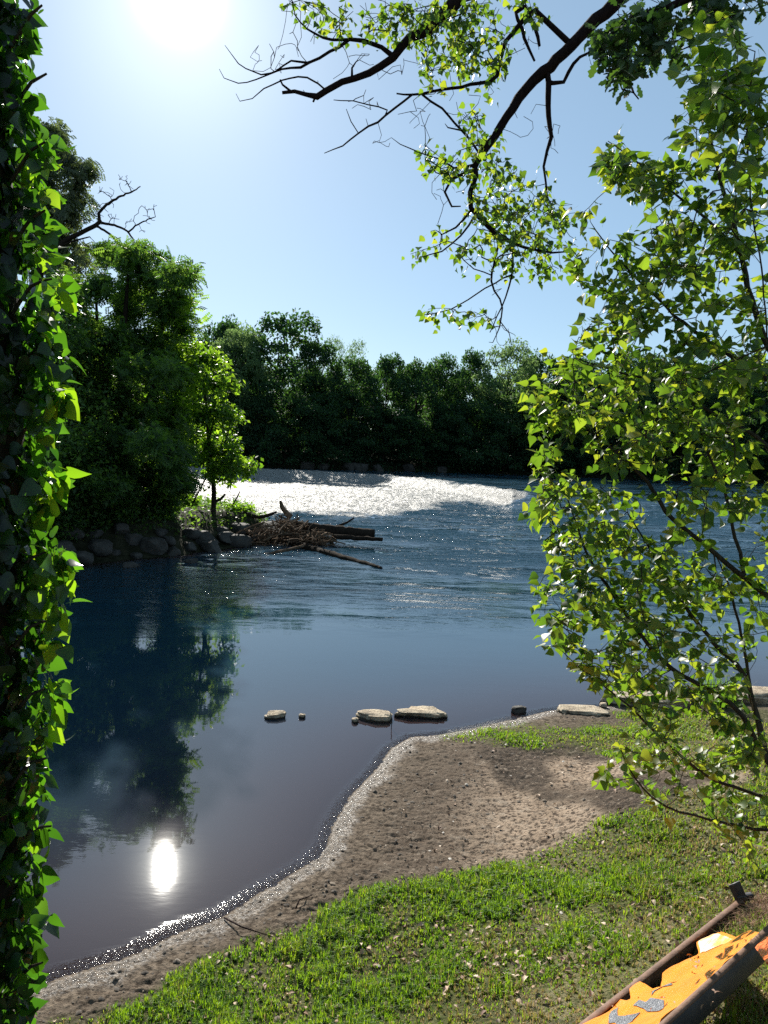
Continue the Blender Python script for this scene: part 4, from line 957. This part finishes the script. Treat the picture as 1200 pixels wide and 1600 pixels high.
# small clods / pebbles on the mud
n = 5200; rad_ = 3.5 + 6 * rg.random(n); th = rg.uniform(-.5, .6, n); x = rad_ * np.sin(th); y = rad_ * np.cos(th); dsh_ = sd_poly(x, y, land_poly); g = grass_cover(x, y, H(x, y))
k = (dsh_ > .02) & (rg.random(n) < (1 - g) * (.2 + sstep(1.6, .3, dsh_))); x, y = x[k], y[k]; n = len(x)
oct_v = [(1, 0, 0), (.3, .9, .1), (-.9, .3, 0), (-.4, -.8, .1), (.6, -.7, 0), (.1, 0, .7)]; oct_f = [np.array([(0, 1, 5), (1, 2, 5), (2, 3, 5), (3, 4, 5), (4, 0, 5)])]
S3 = (.004 + .014 * rg.random(n) ** 3)[:, None] * np.stack([np.ones(n) * 1.5, np.ones(n), .6 + rg.random(n)], -1)
aa = rg.random(n) * 6.28; Rz = np.zeros((n, 3, 3)); Rz[:, 0, 0] = np.cos(aa); Rz[:, 0, 1] = -np.sin(aa); Rz[:, 1, 0] = np.sin(aa); Rz[:, 1, 1] = np.cos(aa); Rz[:, 2, 2] = 1
V, F, r = scatter(oct_v, oct_f, np.stack([x, y, H(x, y) + .001], -1), Rz, S3, rg.random(n))
M = Mat('mud_clod'); M_clod = M.done(M.pr(M.ramp(M.attr('rnd'), [(0, (.035, .028, .022)), (.75, (.10, .08, .06)), (.93, (.18, .14, .10)), (1, (.5, .47, .42))]), .85, .3))
link('mud_clods', mesh_np('mud_clods', V, F, M_clod, dict(rnd=r)), label='small dark clods and crumbs of mud strewn over the beach', cat='mud crumbs', kind='stuff')
# sticks on the beach
for i, (a, b, r_, lab) in enumerate([((350, 1437), (425, 1466), .006, 'forked dark stick on the mud beside the grass edge near the water'), ((462, 1422), (490, 1400), .006, 'short dark stick on the mud between the forked stick and the beach'),
                                ((607, 1500), (700, 1480), .003, 'thin pale stick lying in the grass in the middle of the lawn'), ((850, 1530), (905, 1505), .003, 'thin brown stick lying in the grass above the leaf litter'), ((675, 1462), (690, 1445), .004, 'short brown stick standing slanted in the grass')]):
    A = GT(*a) + np.array([0, 0, .012]); B_ = GT(*b) + np.array([0, 0, .02]); mid = (A + B_) / 2 + rg.normal(0, .02, 3); mid[2] = H(mid[:1], mid[1:2])[0] + .02
    log('stick', lab, [(*A, r_), (*mid, r_ * .8), (*B_, r_ * .4)], 'stick', 5, .2, 400 + i, M_twig, 2)
b0 = G(611, 1138); b1 = G(612, 1102, .10)
log('stick', 'thin dark twig standing upright in the water between the two slabs', [(b0[0], b0[1], -.05, .004), (b0[0] + .01, b0[1], .10, .004), (b0[0] + .0, b0[1], .19, .002)], 'stick', 5, .2, 410, M_twig, 3)

# ------------------------------------------------------------------ rusty rails and orange panel
M = Mat('rusty_steel'); p = M.n('ShaderNodeTexCoord').outputs['Object']; n1 = M.noise(p, 14, 6, .7)
M_rust = M.done(M.pr(M.ramp(n1, [(.3, (.07, .035, .022)), (.55, (.17, .09, .055)), (.8, (.28, .16, .10))]), .75, .4, M.bump(n1, .5, .01)))
M = Mat('dark_painted_steel'); p = M.n('ShaderNodeTexCoord').outputs['Object']; n1 = M.noise(p, 8, 5, .7)
M_dsteel = M.done(M.pr(M.ramp(n1, [(.35, (.02, .022, .028)), (.7, (.05, .05, .055))]), .55, .5, M.bump(n1, .3, .01)))
M = Mat('orange_plastic'); p = M.n('ShaderNodeTexCoord').outputs['Object']; n1 = M.noise(p, 6, 5, .65); n2 = M.noise(p, 60, 3, .7)
c = M.ramp(n1, [(.3, (.62, .17, .006)), (.65, (.76, .24, .010))]); c = M.mixc(M.ramp(n2, [(.66, (0, 0, 0)), (.74, (.6, .6, .6))]), c, (.35, .16, .05))
M_orange = M.done(M.pr(c, .32, .5, M.bump(n1, .15, .01)))
M = Mat('painted_glare_plastic'); p = M.n('ShaderNodeTexCoord').outputs['Object']; n1 = M.noise(p, 10, 5, .65)
M_glare = M.done(M.pr(M.ramp(n1, [(.40, (.75, .33, .06)), (.52, (.70, .62, .48)), (.7, (.74, .70, .60))]), .35, .5))  # pale tones of the sun glare painted onto the orange panel
M = Mat('glitter_decal'); p = M.n('ShaderNodeTexCoord').outputs['Object']; n1 = M.noise(p, 160, 2, .8)
M_decal = M.done(M.pr(M.ramp(n1, [(.42, (.05, .055, .08)), (.58, (.16, .17, .2)), (.68, (.5, .5, .55))]), .3, .6, M.bump(n1, .6, .004)))
M = Mat('red_plastic'); M_red = M.done(M.pr((.75, .14, .02), .35, .5))
def box_between(A, B, up, w_, h_, bev=.003):
    """bar from A to B with width w_ (sideways) and height h_; A, B on its top centre"""
    A = np.array(A); B = np.array(B); d = B - A; L = np.linalg.norm(d); d /= L; s = np.cross(d, up); s /= np.linalg.norm(s); u = np.cross(s, d)
    ring = [(-w_ / 2, -bev), (-w_ / 2 + bev, 0), (w_ / 2 - bev, 0), (w_ / 2, -bev), (w_ / 2, -h_), (-w_ / 2, -h_)]
    m = 12; V = []
    for k in range(m + 1):
        for a, b in ring: V.append(A + d * L * k / m + s * a + u * b)
    F = []
    n = len(ring)
    for k in range(m):
        for j in range(n): F.append((k * n + j, k * n + (j + 1) % n, (k + 1) * n + (j + 1) % n, (k + 1) * n + j))
    return np.array(V), [np.array(F), np.array([list(range(n))[::-1], list(range(m * n, m * n + n))])]
up = np.array([0, 0, 1.0])
A = GT(895, 1612, .10); B_ = GT(1162, 1402, .06)
d_ = (A - B_); A2 = A + d_ * .5
root = thing('steel_rail', (A2 + B_) / 2, 'thin rusty brown steel rail left of the orange panel, ending in a black upright plate', 'rail')
V, F = box_between(A2, B_, up, .020, .11); part('web', V, F, M_rust, root)
o_ = np.array([.008, .0, .004]); V, F = box_between(A2 + o_, B_ + o_, up, .030, .004, .001); part('flange', V, F, M_rust, root)
e = B_ + np.array([-.015, .0, .075]); V, F = box_between(e - np.array([.0, .0, .085]), e + np.array([-.045, .0, .005]), np.array([0, 1.0, 0]), .065, .008, .001); part('end_plate', V, F, M_dsteel, root)
e2 = B_ + np.array([.0, .0, .01]); V, F = box_between(e2 + np.array([-.04, 0, 0]), e2 + np.array([.05, .01, .01]), up, .03, .03); part('end_bracket', V, F, M_dsteel, root)
C1 = P(1040, 1600, 2.32); C2 = P(1215, 1440, 2.72)
C1[2] = max(C1[2], H(C1[:1], C1[1:2])[0] + .12); 
root = thing('steel_beam', (C1 + C2) / 2, 'deep dark steel beam with a rusty top edge right of the orange panel', 'beam')
dv = C2 - C1; C1b = C1 - dv * .6; C2b = C2 + dv * .7
V, F = box_between(C1b, C2b, up, .012, .10); part('web', V, F, M_dsteel, root)
V, F = box_between(C1b + up * .010, C2b + up * .010, up, .020, .010); part('top_edge', V, F, M_rust, root)

def sheet(name, outline_px, mat, root, lift, z0, thick=.012, plane=None, warp=.01, seed=0):
    """panel cut to an outline, laid on a sloping plane through three points, warped and given thickness"""
    import bmesh
    bm = bmesh.new(); vs = []
    for (x, y) in outline_px:
        d = ray(x, y); n_ = plane[1]; tt = ((plane[0] - CAM) @ n_) / (d @ n_); vs.append(bm.verts.new(tuple(CAM + d * tt)))
    f = bm.faces.new(vs); bmesh.ops.triangulate(bm, faces=[f])
    for _ in range(5):
        es = [e for e in bm.edges if e.calc_length() > .035]
        if es: bmesh.ops.subdivide_edges(bm, edges=es, cuts=1)
        bmesh.ops.triangulate(bm, faces=bm.faces[:])
    co = np.array([v.co[:] for v in bm.verts]); n_ = plane[1]
    dz = warp * (2 * fbm(co[:, 0] * 9 + 3, co[:, 1] * 9, 7, 2) - 1) + warp * 1.5 * np.sin(co[:, 0] * 14 + co[:, 1] * 6) + lift
    for v, q in zip(bm.verts, dz): v.co = v.co + Vector(n_) * float(q)
    bmesh.ops.recalc_face_normals(bm, faces=bm.faces[:])
    if sum(f.normal.z for f in bm.faces) < 0: bmesh.ops.reverse_faces(bm, faces=bm.faces[:])
    g = bmesh.ops.extrude_face_region(bm, geom=bm.faces[:])
    for v in [q for q in g['geom'] if isinstance(q, bmesh.types.BMVert)]: v.co = v.co + Vector(n_) * thick
    bmesh.ops.recalc_face_normals(bm, faces=bm.faces[:])
    for v in bm.verts: v.co = v.co - root.location
    me = bpy.data.meshes.new(name); bm.to_mesh(me); bm.free(); me.materials.append(mat)
    return link(name, me, root)
q1 = GT(930, 1590, .05); q2 = GT(1100, 1475, .07); q3 = C1 + np.array([-.02, 0, -.03])
n_ = np.cross(q2 - q1, q3 - q1); n_ /= np.linalg.norm(n_); n_ = n_ if n_[2] > 0 else -n_
pl = (q1, n_)
root = thing('orange_panel', q2, 'bent orange-yellow plastic panel with grey glitter marks lying between the rusty rails', 'panel')
outl = [(860, 1650), (905, 1598), (935, 1580), (965, 1566), (985, 1562), (990, 1546), (1005, 1542), (1020, 1545), (1032, 1541), (1040, 1528), (1062, 1512), (1080, 1500), (1092, 1490), (1094, 1476), (1106, 1464), (1145, 1463), (1190, 1463), (1178, 1480), (1140, 1515), (1100, 1556), (1070, 1580), (1040, 1604), (1000, 1650)]
sheet('shell', outl, M_orange, root, 0, 0, .010, pl, .008)
sheet('painted_glare_patch', [(1094, 1496), (1097, 1478), (1108, 1467), (1148, 1466), (1128, 1484), (1108, 1496)], M_glare, root, .0115, 0, .0015, pl, .008)  # pale patch: sun glare on the panel corner, put into the colour
for o in ([(1014, 1552), (1026, 1546), (1034, 1548), (1042, 1542), (1061, 1540), (1054, 1546), (1058, 1548), (1040, 1553), (1030, 1559), (1024, 1566), (1027, 1555)],
          [(994, 1580), (1004, 1573), (1014, 1574), (1022, 1569), (1040, 1567), (1036, 1574), (1030, 1579), (1012, 1582), (1008, 1580)],
          [(952, 1602), (960, 1590), (972, 1584), (968, 1592), (978, 1592), (1002, 1584), (990, 1592), (982, 1600), (970, 1604), (962, 1600)]):
    sheet('decal', o, M_decal, root, .0115, 0, .0015, pl, .008)
n = 34; rg = np.random.default_rng(66); V0 = []
for k in range(n):
    a_, b_ = (rg.normal(1085, 14), rg.normal(1510, 8)) if k < 12 else (rg.uniform(960, 1130), rg.uniform(1480, 1600))
    d = ray(a_, b_); V0.append(CAM + d * (((pl[0] - CAM) @ n_) / (d @ n_)) + n_ * .024)
al_ = rg.normal(0, 1, (n, 3)); al_ -= n_ * (al_ @ n_)[:, None]; al_ /= np.linalg.norm(al_, axis=1, keepdims=True); nn = n_ + rg.normal(0, .25, (n, 3)); nn -= al_ * (nn * al_).sum(1, keepdims=True); nn /= np.linalg.norm(nn, axis=1, keepdims=True)
oV, oF = outline([(0, .05), (.25, .3), (.6, .25), (1, 0)], .5, -.5)
V, F, r = scatter(oV, [np.array(oF)], np.array(V0), np.stack([al_, np.cross(nn, al_), nn], -1), .020 * (.4 + rg.random(n)), rg.random(n) * .6)
link('dead_leaves', mesh_np('dead_leaves', V, F, M_dead, dict(rnd=r)), label='few brown dead leaves lying on the orange panel', cat='leaf litter', kind='stuff')
root = thing('red_panel', P(1200, 1500, 2.3), 'orange-red plastic piece on the near side of the dark steel beam', 'panel')
sheet('shell', [(1184, 1487), (1200, 1472), (1260, 1440), (1260, 1500), (1200, 1508)], M_red, root, 0, 0, .008, (P(1190, 1490, 2.40), n_), .004)
# dry straw heap beyond the panel
n = 2600; cc = GT(1165, 1440); rg = np.random.default_rng(19)
pp = cc + np.stack([rg.normal(.05, .16, n), rg.normal(0, .10, n), np.zeros(n)], -1); pp[:, 2] = H(pp[:, 0], pp[:, 1])
M_straw = leaf_mat('straw', [(0, (.22, .11, .07)), (1, (.42, .28, .18))], [(0, (.25, .13, .08)), (1, (.4, .26, .16))], .3, .6, .3)
V, F, r = blades(pp, rg.uniform(.02, .09, n), np.full(n, .0014), rg.uniform(.4, 1.6, n), rg, rg.random(n))
link('dry_straw', mesh_np('dry_straw', V, F, M_straw, dict(rnd=r)), label='reddish dry straw heaped beyond the orange panel', cat='straw', kind='stuff')

# ------------------------------------------------------------------ haze
HAZE = 0.0      # the air here is clear enough over the hundred metres to the far bank to need none
if HAZE:
    V = np.array([(x, y, z) for z in (-4, 45) for y in (-60, 420) for x in (-300, 300)], float)
    F = np.array([(0, 2, 3, 1), (4, 5, 7, 6), (0, 1, 5, 4), (2, 6, 7, 3), (0, 4, 6, 2), (1, 3, 7, 5)])
    m = Mat('haze'); m.set(m.out, 'Volume', m.n('ShaderNodeVolumePrincipled', {'Color': (.45, .72, 1.0), 'Density': HAZE, 'Anisotropy': .35}))
    link('haze', mesh_np('haze', V, [F], m.m), kind='stuff', label='thin pale haze hanging over the river', cat='haze')
print('TRIS', sum(len(o.data.polygons) for o in bpy.data.objects if o.type == 'MESH'))
